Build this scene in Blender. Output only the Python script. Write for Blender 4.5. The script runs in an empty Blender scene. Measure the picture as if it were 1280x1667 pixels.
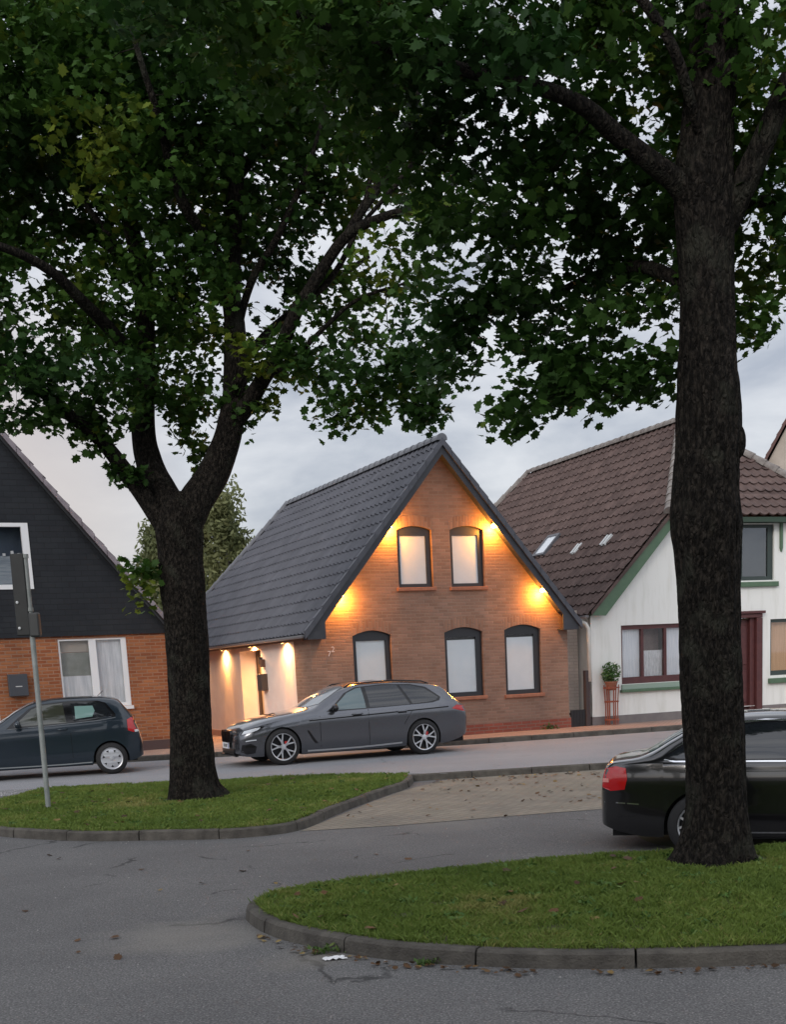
import bpy, bmesh, math, random
import numpy as np
from mathutils import Vector, Matrix, noise
from mathutils.geometry import tessellate_polygon
rnd = random.Random(7)
scn = bpy.context.scene
COL = scn.collection
R = math.radians

# ------------------------------------------------------------ camera
tilt = math.atan(396 / 2040); roll = math.atan(.05)
r0 = Vector((1, 0, 0)); u0 = Vector((0, math.sin(tilt), math.cos(tilt))); f0 = Vector((0, math.cos(tilt), -math.sin(tilt)))
r1 = r0 * math.cos(roll) - u0 * math.sin(roll); u1 = u0 * math.cos(roll) + r0 * math.sin(roll)
cd = bpy.data.cameras.new('camera'); cam = bpy.data.objects.new('camera', cd); COL.objects.link(cam)
cam.matrix_world = Matrix(((r1.x, u1.x, -f0.x, 0), (r1.y, u1.y, -f0.y, 0), (r1.z, u1.z, -f0.z, 1.7), (0, 0, 0, 1)))
cd.sensor_width = 36; cd.sensor_fit = 'AUTO'; cd.lens = 2040 / 1667 * 36
cd.shift_x = -45 / 1667; cd.shift_y = 648.5 / 1667; cd.clip_end = 2000
scn.camera = cam

# ------------------------------------------------------------ sky, sun, exposure
SUN_EL, SUN_AZ = 24, 205          # degrees; the last daylight comes from behind the photographer
w = bpy.data.worlds.new('World'); scn.world = w; w.use_nodes = True
nt = w.node_tree; nt.nodes.clear()
def N(t, nt_=None, **k):
    n = (nt_ or nt).nodes.new(t)
    for a, b in k.items(): setattr(n, a, b)
    return n
out = N('ShaderNodeOutputWorld'); bg = N('ShaderNodeBackground'); sky = N('ShaderNodeTexSky')
sky.sky_type = 'NISHITA'; sky.sun_disc = False; sky.sun_elevation = R(SUN_EL); sky.sun_rotation = R(SUN_AZ)
tc = N('ShaderNodeTexCoord'); mp = N('ShaderNodeMapping'); mp.inputs['Scale'].default_value = (1, 1, 2.6)
nt.links.new(tc.outputs['Generated'], mp.inputs[0])
n1 = N('ShaderNodeTexNoise'); n1.inputs['Scale'].default_value = 5.2; n1.inputs['Detail'].default_value = 7; n1.inputs['Roughness'].default_value = .55; n1.inputs['Distortion'].default_value = .25
nt.links.new(mp.outputs[0], n1.inputs['Vector'])
cr = N('ShaderNodeValToRGB'); nt.links.new(n1.outputs[0], cr.inputs[0])
cr.color_ramp.elements[0].position = .38; cr.color_ramp.elements[0].color = (3.5, 3.75, 4.35, 1)
cr.color_ramp.elements[1].position = .60; cr.color_ramp.elements[1].color = (6.1, 6.2, 6.5, 1)
# brighter cloud on the evening side, behind the photographer
sx = N('ShaderNodeSeparateXYZ'); nt.links.new(tc.outputs['Generated'], sx.inputs[0])
mr = N('ShaderNodeMapRange'); mr.inputs['From Min'].default_value = .5; mr.inputs['From Max'].default_value = -1; mr.inputs['To Min'].default_value = 1; mr.inputs['To Max'].default_value = 1.9
nt.links.new(sx.outputs['Y'], mr.inputs[0])
mrz = N('ShaderNodeMapRange'); mrz.inputs['From Max'].default_value = .6; mrz.inputs['To Min'].default_value = 1; mrz.inputs['To Max'].default_value = 1.45; nt.links.new(sx.outputs['Z'], mrz.inputs[0])
mzz = N('ShaderNodeMath', operation='MULTIPLY'); nt.links.new(mr.outputs[0], mzz.inputs[0]); nt.links.new(mrz.outputs[0], mzz.inputs[1])
mu = N('ShaderNodeVectorMath', operation='SCALE'); nt.links.new(cr.outputs[0], mu.inputs[0]); nt.links.new(mzz.outputs[0], mu.inputs['Scale'])
# warm break in the cloud low down on the left
dt = N('ShaderNodeVectorMath', operation='DOT_PRODUCT'); nt.links.new(tc.outputs['Generated'], dt.inputs[0]); dt.inputs[1].default_value = Vector((-.34, 1, .13)).normalized()
mr2 = N('ShaderNodeMapRange'); mr2.inputs['From Min'].default_value = .985; mr2.inputs['From Max'].default_value = 1; nt.links.new(dt.outputs['Value'], mr2.inputs[0])
mxw = N('ShaderNodeMix', data_type='RGBA'); nt.links.new(mr2.outputs[0], mxw.inputs[0]); nt.links.new(mu.outputs[0], mxw.inputs[6]); mxw.inputs[7].default_value = (6.4, 5.7, 5.4, 1)
mx = N('ShaderNodeMix', data_type='RGBA'); mx.inputs[0].default_value = .88
nt.links.new(sky.outputs[0], mx.inputs[6]); nt.links.new(mxw.outputs[2], mx.inputs[7])
nt.links.new(mx.outputs[2], bg.inputs[0]); bg.inputs[1].default_value = .085
nt.links.new(bg.outputs[0], out.inputs[0])
sd = bpy.data.lights.new('sun', 'SUN'); sd.energy = .9; sd.angle = R(14); sd.color = (1, .93, .86)
so = bpy.data.objects.new('sun', sd); COL.objects.link(so)
az = R(SUN_AZ); el = R(SUN_EL)
sdir = Vector((math.sin(az) * math.cos(el), math.cos(az) * math.cos(el), math.sin(el)))
so.rotation_euler = sdir.to_track_quat('Z', 'Y').to_euler(); so.location = (0, -5, 30)
scn.view_settings.view_transform = 'Standard'; scn.view_settings.look = 'None'; scn.view_settings.exposure = .42; scn.view_settings.gamma = 1
scn.render.engine = 'CYCLES'; scn.cycles.max_bounces = 6; scn.cycles.transparent_max_bounces = 12
try: scn.cycles.use_denoising = True
except Exception: pass

# ------------------------------------------------------------ helpers
MATS = {}
def mat(name, c1, c2=None, scale=8, rough=.8, bump=0, bscale=40, metal=0, detail=6, stretch=None, coat=0, emit=None, spec=.5, lo=.35, hi=.65):
    if name in MATS: return MATS[name]
    m = bpy.data.materials.new(name); m.use_nodes = True; MATS[name] = m
    t = m.node_tree; b = t.nodes['Principled BSDF']
    b.inputs['Roughness'].default_value = rough; b.inputs['Metallic'].default_value = metal
    b.inputs['Coat Weight'].default_value = coat; b.inputs['Coat Roughness'].default_value = .04
    b.inputs['Specular IOR Level'].default_value = spec
    b.inputs['Base Color'].default_value = (*c1, 1)
    co = N('ShaderNodeTexCoord', t); mpp = N('ShaderNodeMapping', t); t.links.new(co.outputs['Object'], mpp.inputs[0])
    if stretch: mpp.inputs['Scale'].default_value = stretch
    if c2:
        n = N('ShaderNodeTexNoise', t); n.inputs['Scale'].default_value = scale; n.inputs['Detail'].default_value = detail; n.inputs['Roughness'].default_value = .6
        t.links.new(mpp.outputs[0], n.inputs['Vector'])
        c = N('ShaderNodeValToRGB', t); c.color_ramp.elements[0].position = lo; c.color_ramp.elements[1].position = hi
        c.color_ramp.elements[0].color = (*c1, 1); c.color_ramp.elements[1].color = (*c2, 1)
        t.links.new(n.outputs[0], c.inputs[0]); t.links.new(c.outputs[0], b.inputs['Base Color'])
    if bump:
        n = N('ShaderNodeTexNoise', t); n.inputs['Scale'].default_value = bscale; n.inputs['Detail'].default_value = 5
        t.links.new(mpp.outputs[0], n.inputs['Vector'])
        bm_ = N('ShaderNodeBump', t); bm_.inputs['Strength'].default_value = bump; bm_.inputs['Distance'].default_value = .02
        t.links.new(n.outputs[0], bm_.inputs['Height']); t.links.new(bm_.outputs[0], b.inputs['Normal'])
    if emit:
        b.inputs['Emission Color'].default_value = (*emit[0], 1); b.inputs['Emission Strength'].default_value = emit[1]
    return m
def brickmat(name, c1, c2, mortar, bw=.25, rh=.075, ms=.012, vertical=False, axis='x', bump=.5, rough=.85, tint=None):
    m = bpy.data.materials.new(name); m.use_nodes = True; MATS[name] = m
    t = m.node_tree; b = t.nodes['Principled BSDF']; b.inputs['Roughness'].default_value = rough; b.inputs['Specular IOR Level'].default_value = .25
    co = N('ShaderNodeTexCoord', t); s = N('ShaderNodeSeparateXYZ', t); c = N('ShaderNodeCombineXYZ', t)
    t.links.new(co.outputs['Object'], s.inputs[0])
    h = {'x': 'X', 'y': 'Y'}[axis]
    if vertical: t.links.new(s.outputs['Z'], c.inputs[0]); t.links.new(s.outputs[h], c.inputs[1])
    else: t.links.new(s.outputs[h], c.inputs[0]); t.links.new(s.outputs['Z'], c.inputs[1])
    br = N('ShaderNodeTexBrick', t); t.links.new(c.outputs[0], br.inputs['Vector'])
    br.inputs['Scale'].default_value = 1; br.inputs['Brick Width'].default_value = bw; br.inputs['Row Height'].default_value = rh
    br.inputs['Mortar Size'].default_value = ms; br.inputs['Mortar Smooth'].default_value = .3; br.inputs['Bias'].default_value = -.1
    br.inputs['Color1'].default_value = (*c1, 1); br.inputs['Color2'].default_value = (*c2, 1); br.inputs['Mortar'].default_value = (*mortar, 1)
    n = N('ShaderNodeTexNoise', t); n.inputs['Scale'].default_value = 1.3; n.inputs['Detail'].default_value = 8; t.links.new(co.outputs['Object'], n.inputs['Vector'])
    cr_ = N('ShaderNodeValToRGB', t); cr_.color_ramp.elements[0].position = .3; cr_.color_ramp.elements[1].position = .7
    cr_.color_ramp.elements[0].color = (.78, .78, .8, 1); cr_.color_ramp.elements[1].color = (1.12, 1.08, 1.05, 1)
    t.links.new(n.outputs[0], cr_.inputs[0])
    ml = N('ShaderNodeMix', t, data_type='RGBA', blend_type='MULTIPLY'); ml.inputs[0].default_value = 1
    t.links.new(br.outputs[0], ml.inputs[6]); t.links.new(cr_.outputs[0], ml.inputs[7]); t.links.new(ml.outputs[2], b.inputs['Base Color'])
    bp = N('ShaderNodeBump', t); bp.inputs['Strength'].default_value = bump; bp.inputs['Distance'].default_value = .015; bp.invert = True
    t.links.new(br.outputs['Fac'], bp.inputs['Height']); t.links.new(bp.outputs[0], b.inputs['Normal'])
    return m
def glassmat(name, tint=(.9, .95, .95), mixb=.04):
    if name in MATS: return MATS[name]
    m = bpy.data.materials.new(name); m.use_nodes = True; MATS[name] = m
    t = m.node_tree; t.nodes.clear(); o = N('ShaderNodeOutputMaterial', t)
    tr = N('ShaderNodeBsdfTransparent', t); tr.inputs[0].default_value = (*tint, 1); gl = N('ShaderNodeBsdfGlossy', t); gl.inputs['Roughness'].default_value = .02
    fr = N('ShaderNodeFresnel', t); fr.inputs[0].default_value = 1.55; ad = N('ShaderNodeMath', t, operation='MULTIPLY_ADD'); ad.inputs[1].default_value = .5; ad.inputs[2].default_value = mixb
    t.links.new(fr.outputs[0], ad.inputs[0]); mx_ = N('ShaderNodeMixShader', t)
    t.links.new(ad.outputs[0], mx_.inputs[0]); t.links.new(tr.outputs[0], mx_.inputs[1]); t.links.new(gl.outputs[0], mx_.inputs[2]); t.links.new(mx_.outputs[0], o.inputs[0])
    return m

def tilemat(m, tw, rz_, z0, k_=.16):
    t = m.node_tree; b = t.nodes['Principled BSDF']; src = b.inputs['Base Color'].links[0].from_socket
    co = [n for n in t.nodes if n.type == 'TEX_COORD'][0]; sp_ = N('ShaderNodeSeparateXYZ', t); t.links.new(co.outputs['Object'], sp_.inputs[0]); cm = N('ShaderNodeCombineXYZ', t)
    for i, (ax, q, o_) in enumerate((('Y', tw, 0), ('Z', rz_, -z0))):
        a_ = N('ShaderNodeMath', t, operation='ADD'); a_.inputs[1].default_value = o_; t.links.new(sp_.outputs[ax], a_.inputs[0])
        d_ = N('ShaderNodeMath', t, operation='DIVIDE'); d_.inputs[1].default_value = q; t.links.new(a_.outputs[0], d_.inputs[0]); f_ = N('ShaderNodeMath', t, operation='FLOOR'); t.links.new(d_.outputs[0], f_.inputs[0]); t.links.new(f_.outputs[0], cm.inputs[i])
    wn = N('ShaderNodeTexWhiteNoise', t); t.links.new(cm.outputs[0], wn.inputs[0]); mr_ = N('ShaderNodeMapRange', t); mr_.inputs['To Min'].default_value = 1 - k_; mr_.inputs['To Max'].default_value = 1 + k_; t.links.new(wn.outputs[0], mr_.inputs[0])
    vm = N('ShaderNodeVectorMath', t, operation='SCALE'); t.links.new(src, vm.inputs[0]); t.links.new(mr_.outputs[0], vm.inputs['Scale']); t.links.new(vm.outputs[0], b.inputs['Base Color']); return m
class MB:
    def __init__(s): s.v = []; s.f = []
    def add(s, vs, fs):
        k = len(s.v); s.v += [tuple(p) for p in vs]; s.f += [tuple(i + k for i in q) for q in fs]; return s
    def box(s, x0, x1, y0, y1, z0, z1):
        return s.add([(x0, y0, z0), (x1, y0, z0), (x1, y1, z0), (x0, y1, z0), (x0, y0, z1), (x1, y0, z1), (x1, y1, z1), (x0, y1, z1)],
                     [(3, 2, 1, 0), (4, 5, 6, 7), (0, 1, 5, 4), (1, 2, 6, 5), (2, 3, 7, 6), (3, 0, 4, 7)])
    def hexa(s, p):   # 8 points: bottom loop, top loop
        return s.add(p, [(3, 2, 1, 0), (4, 5, 6, 7), (0, 1, 5, 4), (1, 2, 6, 5), (2, 3, 7, 6), (3, 0, 4, 7)])
    def prism(s, poly, d0, d1, fn=lambda a, c, d: (a, d, c)):   # polygon (a, c) between depths d0 (front) and d1
        n = len(poly); vs = [fn(a, c, d0) for a, c in poly] + [fn(a, c, d1) for a, c in poly]
        fs = [tuple(range(n)), tuple(range(2 * n - 1, n - 1, -1))] + [(i, i + n, (i + 1) % n + n, (i + 1) % n) for i in range(n)]
        return s.add(vs, fs)
    def tube(s, pts, rad, n=8, cap=True):
        pts = [Vector(p) for p in pts]; m = len(pts)
        if not hasattr(rad, '__len__'): rad = [rad] * m
        t0 = (pts[1] - pts[0]).normalized(); a = t0.orthogonal().normalized(); vs = []
        for i, p in enumerate(pts):
            t = (pts[min(i + 1, m - 1)] - pts[max(i - 1, 0)]).normalized()
            a = (a - t * a.dot(t)).normalized(); b = t.cross(a)
            for k in range(n):
                an = 2 * math.pi * k / n; vs.append(p + (a * math.cos(an) + b * math.sin(an)) * rad[i])
        fs = [(i * n + k, i * n + (k + 1) % n, (i + 1) * n + (k + 1) % n, (i + 1) * n + k) for i in range(m - 1) for k in range(n)]
        if cap: fs += [tuple(range(n - 1, -1, -1)), tuple(range((m - 1) * n, m * n))]
        return s.add(vs, fs)
    def lathe(s, prof, axis='y', c=(0, 0, 0), n=32, closed=False):   # prof: (radius, offset along axis)
        m = len(prof); vs = []
        for r_, h in prof:
            for k in range(n):
                an = 2 * math.pi * k / n; x, y = r_ * math.cos(an), r_ * math.sin(an)
                vs.append({'y': (c[0] + x, c[1] + h, c[2] + y), 'z': (c[0] + x, c[1] + y, c[2] + h), 'x': (c[0] + h, c[1] + x, c[2] + y)}[axis])
        fs = [(i * n + k, i * n + (k + 1) % n, (i + 1) * n + (k + 1) % n, (i + 1) * n + k) for i in range(m - 1) for k in range(n)]
        if closed: fs += [((m - 1) * n + k, (m - 1) * n + (k + 1) % n, (k + 1) % n, k) for k in range(n)]
        return s.add(vs, fs)
    def holed(s, outer, holes, y0, y1, fn=lambda a, c, d: (a, d, c), back=False):   # sheet with openings at y0, reveals running to y1
        loops = [outer] + holes
        tri = tessellate_polygon([[Vector((a, c, 0)) for a, c in L] for L in loops])
        flat = [p for L in loops for p in L]
        s.add([fn(a, c, y0) for a, c in flat], tri)
        if back: s.add([fn(a, c, y1) for a, c in flat], tri)
        for L in (loops if back else holes):
            n = len(L); s.add([fn(a, c, y0) for a, c in L] + [fn(a, c, y1) for a, c in L], [(i, (i + 1) % n, (i + 1) % n + n, i + n) for i in range(n)])
        return s
    def build(s, name, m, parent=None, smooth=False, fixn=True, bevel=0):
        me = bpy.data.meshes.new(name); me.from_pydata(s.v, [], s.f)
        if fixn or bevel:
            b = bmesh.new(); b.from_mesh(me)
            bmesh.ops.remove_doubles(b, verts=b.verts, dist=1e-5)
            bmesh.ops.recalc_face_normals(b, faces=b.faces); b.to_mesh(me); b.free()
        if smooth:
            me.polygons.foreach_set('use_smooth', [True] * len(me.polygons)); 
        me.materials.append(m); me.update()
        o = bpy.data.objects.new(name, me); COL.objects.link(o)
        if smooth == 2:
            me.set_sharp_from_angle(angle=R(38))
        if parent: o.parent = parent
        if bevel:
            md = o.modifiers.new('bevel', 'BEVEL'); md.width = bevel; md.segments = 2; md.limit_method = 'ANGLE'; md.angle_limit = R(40)
        return o
def tag(o, label=None, cat=None, group=None, kind=None):
    if label: o['label'] = label
    if cat: o['category'] = cat
    if group: o['group'] = group
    if kind: o['kind'] = kind
    return o
def thing(name, label, cat, loc=(0, 0, 0), rz=0, group=None):
    o = bpy.data.objects.new(name, None); COL.objects.link(o); o.location = loc; o.rotation_euler.z = rz; o.empty_display_size = .2
    return tag(o, label, cat, group)
def arch(x0, x1, z0, z1, rise, n=10):    # opening with a segmental head; z1 = springing
    p = [(x0, z0), (x1, z0)]
    for i in range(n + 1):
        t = i / n; p.append((x1 + (x0 - x1) * t, z1 + rise * math.sin(math.pi * t) ** .9))
    return p
def quadh(x0, x1, z0, z1): return [(x0, z0), (x1, z0), (x1, z1), (x0, z1)]
def smooth_line(P, n=6, closed=False):
    P = [np.array(p, float) for p in P]; o = []; m = len(P)
    for i in range(m if closed else m - 1):
        a, b, c, d = (P[(i - 1) % m] if (closed or i) else P[0]), P[i], P[(i + 1) % m], (P[(i + 2) % m] if (closed or i + 2 < m) else P[-1])
        for k in range(n):
            t = k / n; o.append(.5 * ((2 * b) + (c - a) * t + (2 * a - 5 * b + 4 * c - d) * t * t + (3 * b - a - 3 * c + d) * t ** 3))
    if not closed: o.append(P[-1])
    return o

# ------------------------------------------------------------ materials of the setting
def asphalt(name, base, patch, crack):
    m = mat(name, base, patch, scale=.5, rough=.9, detail=9, spec=.3, lo=.3, hi=.75)
    t = m.node_tree; b = t.nodes['Principled BSDF']; src = b.inputs['Base Color'].links[0].from_socket
    co = [n for n in t.nodes if n.type == 'TEX_COORD'][0]
    n = N('ShaderNodeTexNoise', t); n.inputs['Scale'].default_value = 78; n.inputs['Detail'].default_value = 2; t.links.new(co.outputs['Object'], n.inputs['Vector'])
    c = N('ShaderNodeValToRGB', t); c.color_ramp.elements[0].position = .35; c.color_ramp.elements[0].color = (.62, .62, .62, 1); c.color_ramp.elements[1].position = .62; c.color_ramp.elements[1].color = (1.25, 1.25, 1.25, 1)
    e = c.color_ramp.elements.new(.73); e.color = (2.3, 2.2, 2.1, 1)
    t.links.new(n.outputs[0], c.inputs[0]); ml = N('ShaderNodeMix', t, data_type='RGBA', blend_type='MULTIPLY'); ml.inputs[0].default_value = 1
    t.links.new(src, ml.inputs[6]); t.links.new(c.outputs[0], ml.inputs[7])
    # fine cracks and old seams
    v = N('ShaderNodeTexVoronoi', t, feature='DISTANCE_TO_EDGE'); v.inputs['Scale'].default_value = .42
    nn = N('ShaderNodeTexNoise', t); nn.inputs['Scale'].default_value = 2.5; nn.inputs['Detail'].default_value = 6; t.links.new(co.outputs['Object'], nn.inputs['Vector'])
    av = N('ShaderNodeVectorMath', t, operation='MULTIPLY_ADD'); av.inputs[1].default_value = (.7, .7, 0); t.links.new(nn.outputs['Color'], av.inputs[0]); t.links.new(co.outputs['Object'], av.inputs[2]); t.links.new(av.outputs[0], v.inputs['Vector'])
    mr_ = N('ShaderNodeMapRange', t); mr_.inputs['From Min'].default_value = .002; mr_.inputs['From Max'].default_value = .011; t.links.new(v.outputs['Distance'], mr_.inputs[0])
    n3 = N('ShaderNodeTexNoise', t); n3.inputs['Scale'].default_value = .9; t.links.new(co.outputs['Object'], n3.inputs['Vector'])
    gt = N('ShaderNodeMapRange', t); gt.inputs['From Min'].default_value = .52; gt.inputs['From Max'].default_value = .60; t.links.new(n3.outputs[0], gt.inputs[0])
    mm = N('ShaderNodeMath', t, operation='MULTIPLY'); sb = N('ShaderNodeMath', t, operation='SUBTRACT'); sb.inputs[0].default_value = 1; t.links.new(mr_.outputs[0], sb.inputs[1])
    t.links.new(sb.outputs[0], mm.inputs[0]); t.links.new(gt.outputs[0], mm.inputs[1])
    m2 = N('ShaderNodeMath', t, operation='MULTIPLY'); m2.inputs[1].default_value = crack; t.links.new(mm.outputs[0], m2.inputs[0])
    fx = N('ShaderNodeMix', t, data_type='RGBA'); t.links.new(m2.outputs[0], fx.inputs[0]); t.links.new(ml.outputs[2], fx.inputs[6]); fx.inputs[7].default_value = (.02, .02, .02, 1)
    t.links.new(fx.outputs[2], b.inputs['Base Color'])
    bp = N('ShaderNodeBump', t); bp.inputs['Strength'].default_value = .5; bp.inputs['Distance'].default_value = .006; t.links.new(n.outputs[0], bp.inputs['Height']); t.links.new(bp.outputs[0], b.inputs['Normal'])
    return m
def pavers(name, c1, c2, mortar, bw, rh, ang, ms=.012, moss=None):
    m = brickmat(name, c1, c2, mortar, bw, rh, ms, bump=.8); t = m.node_tree
    br = [n for n in t.nodes if n.type == 'TEX_BRICK'][0]; co = [n for n in t.nodes if n.type == 'TEX_COORD'][0]
    mp_ = N('ShaderNodeMapping', t); mp_.inputs['Rotation'].default_value = (0, 0, ang); t.links.new(co.outputs['Object'], mp_.inputs[0]); t.links.new(mp_.outputs[0], br.inputs['Vector'])
    if moss:
        b = t.nodes['Principled BSDF']; src = b.inputs['Base Color'].links[0].from_socket
        n = N('ShaderNodeTexNoise', t); n.inputs['Scale'].default_value = 1.1; n.inputs['Detail'].default_value = 8; t.links.new(co.outputs['Object'], n.inputs['Vector'])
        g = N('ShaderNodeMapRange', t); g.inputs['From Min'].default_value = .5; g.inputs['From Max'].default_value = .72; g.inputs['To Max'].default_value = .65; t.links.new(n.outputs[0], g.inputs[0])
        x = N('ShaderNodeMix', t, data_type='RGBA'); t.links.new(g.outputs[0], x.inputs[0]); t.links.new(src, x.inputs[6]); x.inputs[7].default_value = (*moss, 1); t.links.new(x.outputs[2], b.inputs['Base Color'])
    return m
M_lot = asphalt('lot asphalt', (.104, .102, .102), (.15, .147, .144), .75)
M_street = asphalt('street asphalt', (.22, .225, .24), (.28, .28, .29), .35)
M_bay = pavers('bay setts', (.215, .195, .16), (.25, .228, .188), (.185, .168, .136), .2, .1, R(62), .010, (.19, .175, .135))
M_pave = pavers('pavement pavers', (.36, .25, .20), (.46, .33, .27), (.2, .15, .13), .2, .1, R(16))
M_kerb = mat('kerb concrete', (.05, .044, .037), (.105, .095, .08), scale=5, rough=.9, bump=.6, bscale=60)
M_soil = mat('island soil', (.045, .055, .018), (.09, .085, .035), scale=5, rough=1)
M_dirt = mat('dirt', (.10, .09, .07), (.2, .18, .14), scale=9, rough=1)
M_ground = mat('outer ground', (.06, .075, .03), (.1, .1, .06), scale=.3, rough=1)

# ------------------------------------------------------------ ground, street, lot, pavement
def sheet(name, poly, z, m, thick=None):
    b = MB(); n = len(poly); b.f = []
    tri = tessellate_polygon([[Vector((p[0], p[1], 0)) for p in poly]]); b.add([(p[0], p[1], z) for p in poly], tri)
    if thick: b.add([(p[0], p[1], z) for p in poly] + [(p[0], p[1], z - thick) for p in poly], [(i, (i + 1) % n, (i + 1) % n + n, i + n) for i in range(n)])
    return tag(b.build(name, m), kind='structure')
sheet('ground', [(-600, -600), (600, -600), (600, 900), (-600, 900)], -.16, M_ground)
nearline = [(-60, 21.9), (-20, 21.6), (-9, 21.4), (-6, 21.25), (-4.06, 21.09), (-2.51, 21.0), (-1.37, 20.9), (.0, 20.5), (.43, 20.24), (1.26, 20.4), (3.29, 20.66), (4.51, 20.95), (9, 21.9), (20, 24.5), (60, 35)]
farline = [(-60, 27.1), (-20, 26.9), (-8, 27.0), (-5.82, 27.1), (-4.3, 27.3), (-1.5, 27.15), (1.17, 27.22), (3.51, 27.9), (6.15, 28.75), (12, 30.9), (25, 36), (60, 50)]
def lotz(x, y): return -.1 - .1 * math.exp(-((x - 5.2) / 3.4) ** 4 - ((y - 13.3) / 1.9) ** 4)
xs_ = [-60, -30, -10] + [-4 + .4 * i for i in range(46)] + [18, 30, 60]; ys_ = [-30, 0, 6, 9] + [9.4 + .3 * i for i in range(28)] + [20, 21.6, 24]
lb = MB().add([(x, y, lotz(x, y)) for y in ys_ for x in xs_], [(j * len(xs_) + i, j * len(xs_) + i + 1, (j + 1) * len(xs_) + i + 1, (j + 1) * len(xs_) + i) for j in range(len(ys_) - 1) for i in range(len(xs_) - 1)])
lot = tag(lb.build('parking_lot', M_lot, smooth=True), kind='structure')
sheet('street', nearline + farline[::-1], 0, M_street, .14)
sheet('pavement', [(x, y + .12) for x, y in farline] + [(60, 60), (-60, 60)], .1, M_pave, .2)
bay = sheet('parking_bay_paving', [(-1.35, 14.42), (-.27, 14.5), (.6, 14.74), (1.65, 15.1), (2.31, 15.27), (6, 16.4), (9, 17.3), (9, 21.8), (4.51, 20.9), (3.29, 20.6), (1.26, 20.33), (.55, 20.15), (.05, 19.2), (-.25, 18.42), (-.6, 17.29), (-1.0, 15.73)], -.096, M_bay)
bb = bmesh.new(); bb.from_mesh(bay.data); bmesh.ops.subdivide_edges(bb, edges=bb.edges, cuts=5, use_grid_fill=True)
for v in bb.verts: v.co.z = lotz(v.co.x, v.co.y) + .005
bb.to_mesh(bay.data); bb.free()

t_ = M_lot.node_tree; b_ = t_.nodes['Principled BSDF']; src_ = b_.inputs['Base Color'].links[0].from_socket; co_ = [n for n in t_.nodes if n.type == 'TEX_COORD'][0]
nz_ = N('ShaderNodeTexNoise', t_); nz_.inputs['Scale'].default_value = 2.2; nz_.inputs['Detail'].default_value = 9; t_.links.new(co_.outputs['Object'], nz_.inputs['Vector'])
for (cx_, cy_, rad_, wgt_, colr_) in ((-1.62, 8.75, .75, .42, (.27, .25, .215)), (-.7, 7.85, .35, .5, (.2, .18, .15)), (.3, 14.6, .8, .3, (.25, .23, .2))):
    d_ = N('ShaderNodeVectorMath', t_, operation='DISTANCE'); t_.links.new(co_.outputs['Object'], d_.inputs[0]); d_.inputs[1].default_value = (cx_, cy_, -.1)
    ma_ = N('ShaderNodeMath', t_, operation='MULTIPLY_ADD'); t_.links.new(nz_.outputs[0], ma_.inputs[0]); ma_.inputs[1].default_value = rad_ * 1.6; t_.links.new(d_.outputs['Value'], ma_.inputs[2])
    g_ = N('ShaderNodeMapRange', t_); g_.inputs['From Min'].default_value = rad_ * .9; g_.inputs['From Max'].default_value = rad_ * 1.9; g_.inputs['To Min'].default_value = wgt_; g_.inputs['To Max'].default_value = 0; t_.links.new(ma_.outputs[0], g_.inputs[0])
    x_ = N('ShaderNodeMix', t_, data_type='RGBA'); t_.links.new(g_.outputs[0], x_.inputs[0]); t_.links.new(src_, x_.inputs[6]); x_.inputs[7].default_value = (*colr_, 1); src_ = x_.outputs[2]
t_.links.new(src_, b_.inputs['Base Color'])

def kerbrun(name, line, z0, z1, wd, seg=.98, side=1):
    # line = outer top edge; stones run along it, their body lies on the left (side=1) of the walking direction
    L = [Vector((p[0], p[1])) for p in line]; acc = [0]
    for a, b in zip(L, L[1:]): acc.append(acc[-1] + (b - a).length)
    def at(s):
        s = max(0, min(acc[-1], s))
        for i in range(len(L) - 1):
            if s <= acc[i + 1]: break
        t = (s - acc[i]) / max(1e-6, acc[i + 1] - acc[i]); d = (L[i + 1] - L[i]).normalized(); return L[i].lerp(L[i + 1], t), Vector((-d.y, d.x)) * side
    b = MB(); s = 0
    while s < acc[-1] - .05:
        e = min(s + seg * (1 + rnd.uniform(-.02, .02)), acc[-1]); k = 5; j = rnd.uniform(-.006, .006); jz = rnd.uniform(-.006, .004); vs = []
        for i in range(k + 1):
            u = s + .007 + (e - s - .014) * i / k; p, n = at(u); bev = .018
            for off, z in ((-.012, z0), (0, z1 - bev + jz), (bev, z1 + jz), (wd, z1 + jz), (wd, z0)):
                q = p + n * (off + j); vs.append((q.x, q.y, z))
        fs = [(i * 5 + q, (i + 1) * 5 + q, (i + 1) * 5 + q + 1, i * 5 + q + 1) for i in range(k) for q in range(4)] + [(0, 1, 2, 3, 4), tuple(k * 5 + q for q in (4, 3, 2, 1, 0))]
        b.add(vs, fs); s = e
    return tag(b.build(name, M_kerb), kind='structure')
NI = smooth_line([(9, 7.3), (6, 7.05), (4, 7.0), (2.12, 7.08), (1.34, 7.14), (.63, 7.3), (-.08, 7.62), (-.55, 8.0), (-.98, 8.5), (-1.22, 9.0), (-1.32, 9.42), (-1.18, 9.80), (-.85, 10.1), (-.42, 10.3), (.1, 10.53), (.9, 10.78), (1.7, 10.9), (3.16, 10.95), (5, 10.9), (9, 10.9)], 5)
LI = smooth_line([(-.02, 20.15), (-.12, 19.0), (-.42, 18.1), (-.72, 17.1), (-1.08, 15.75), (-1.25, 14.9), (-1.47, 14.38), (-1.8, 14.16), (-2.28, 14.1), (-3.02, 14.28), (-3.78, 14.5), (-4.56, 14.95), (-5.2, 15.5), (-5.9, 16.3), (-6.35, 17.5), (-6.45, 19.0), (-6.3, 21.1)], 5)
kerbrun('kerb', NI, -.11, .004, .10, side=-1)
kerbrun('kerb', LI, -.11, .010, .10, side=-1)
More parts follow.
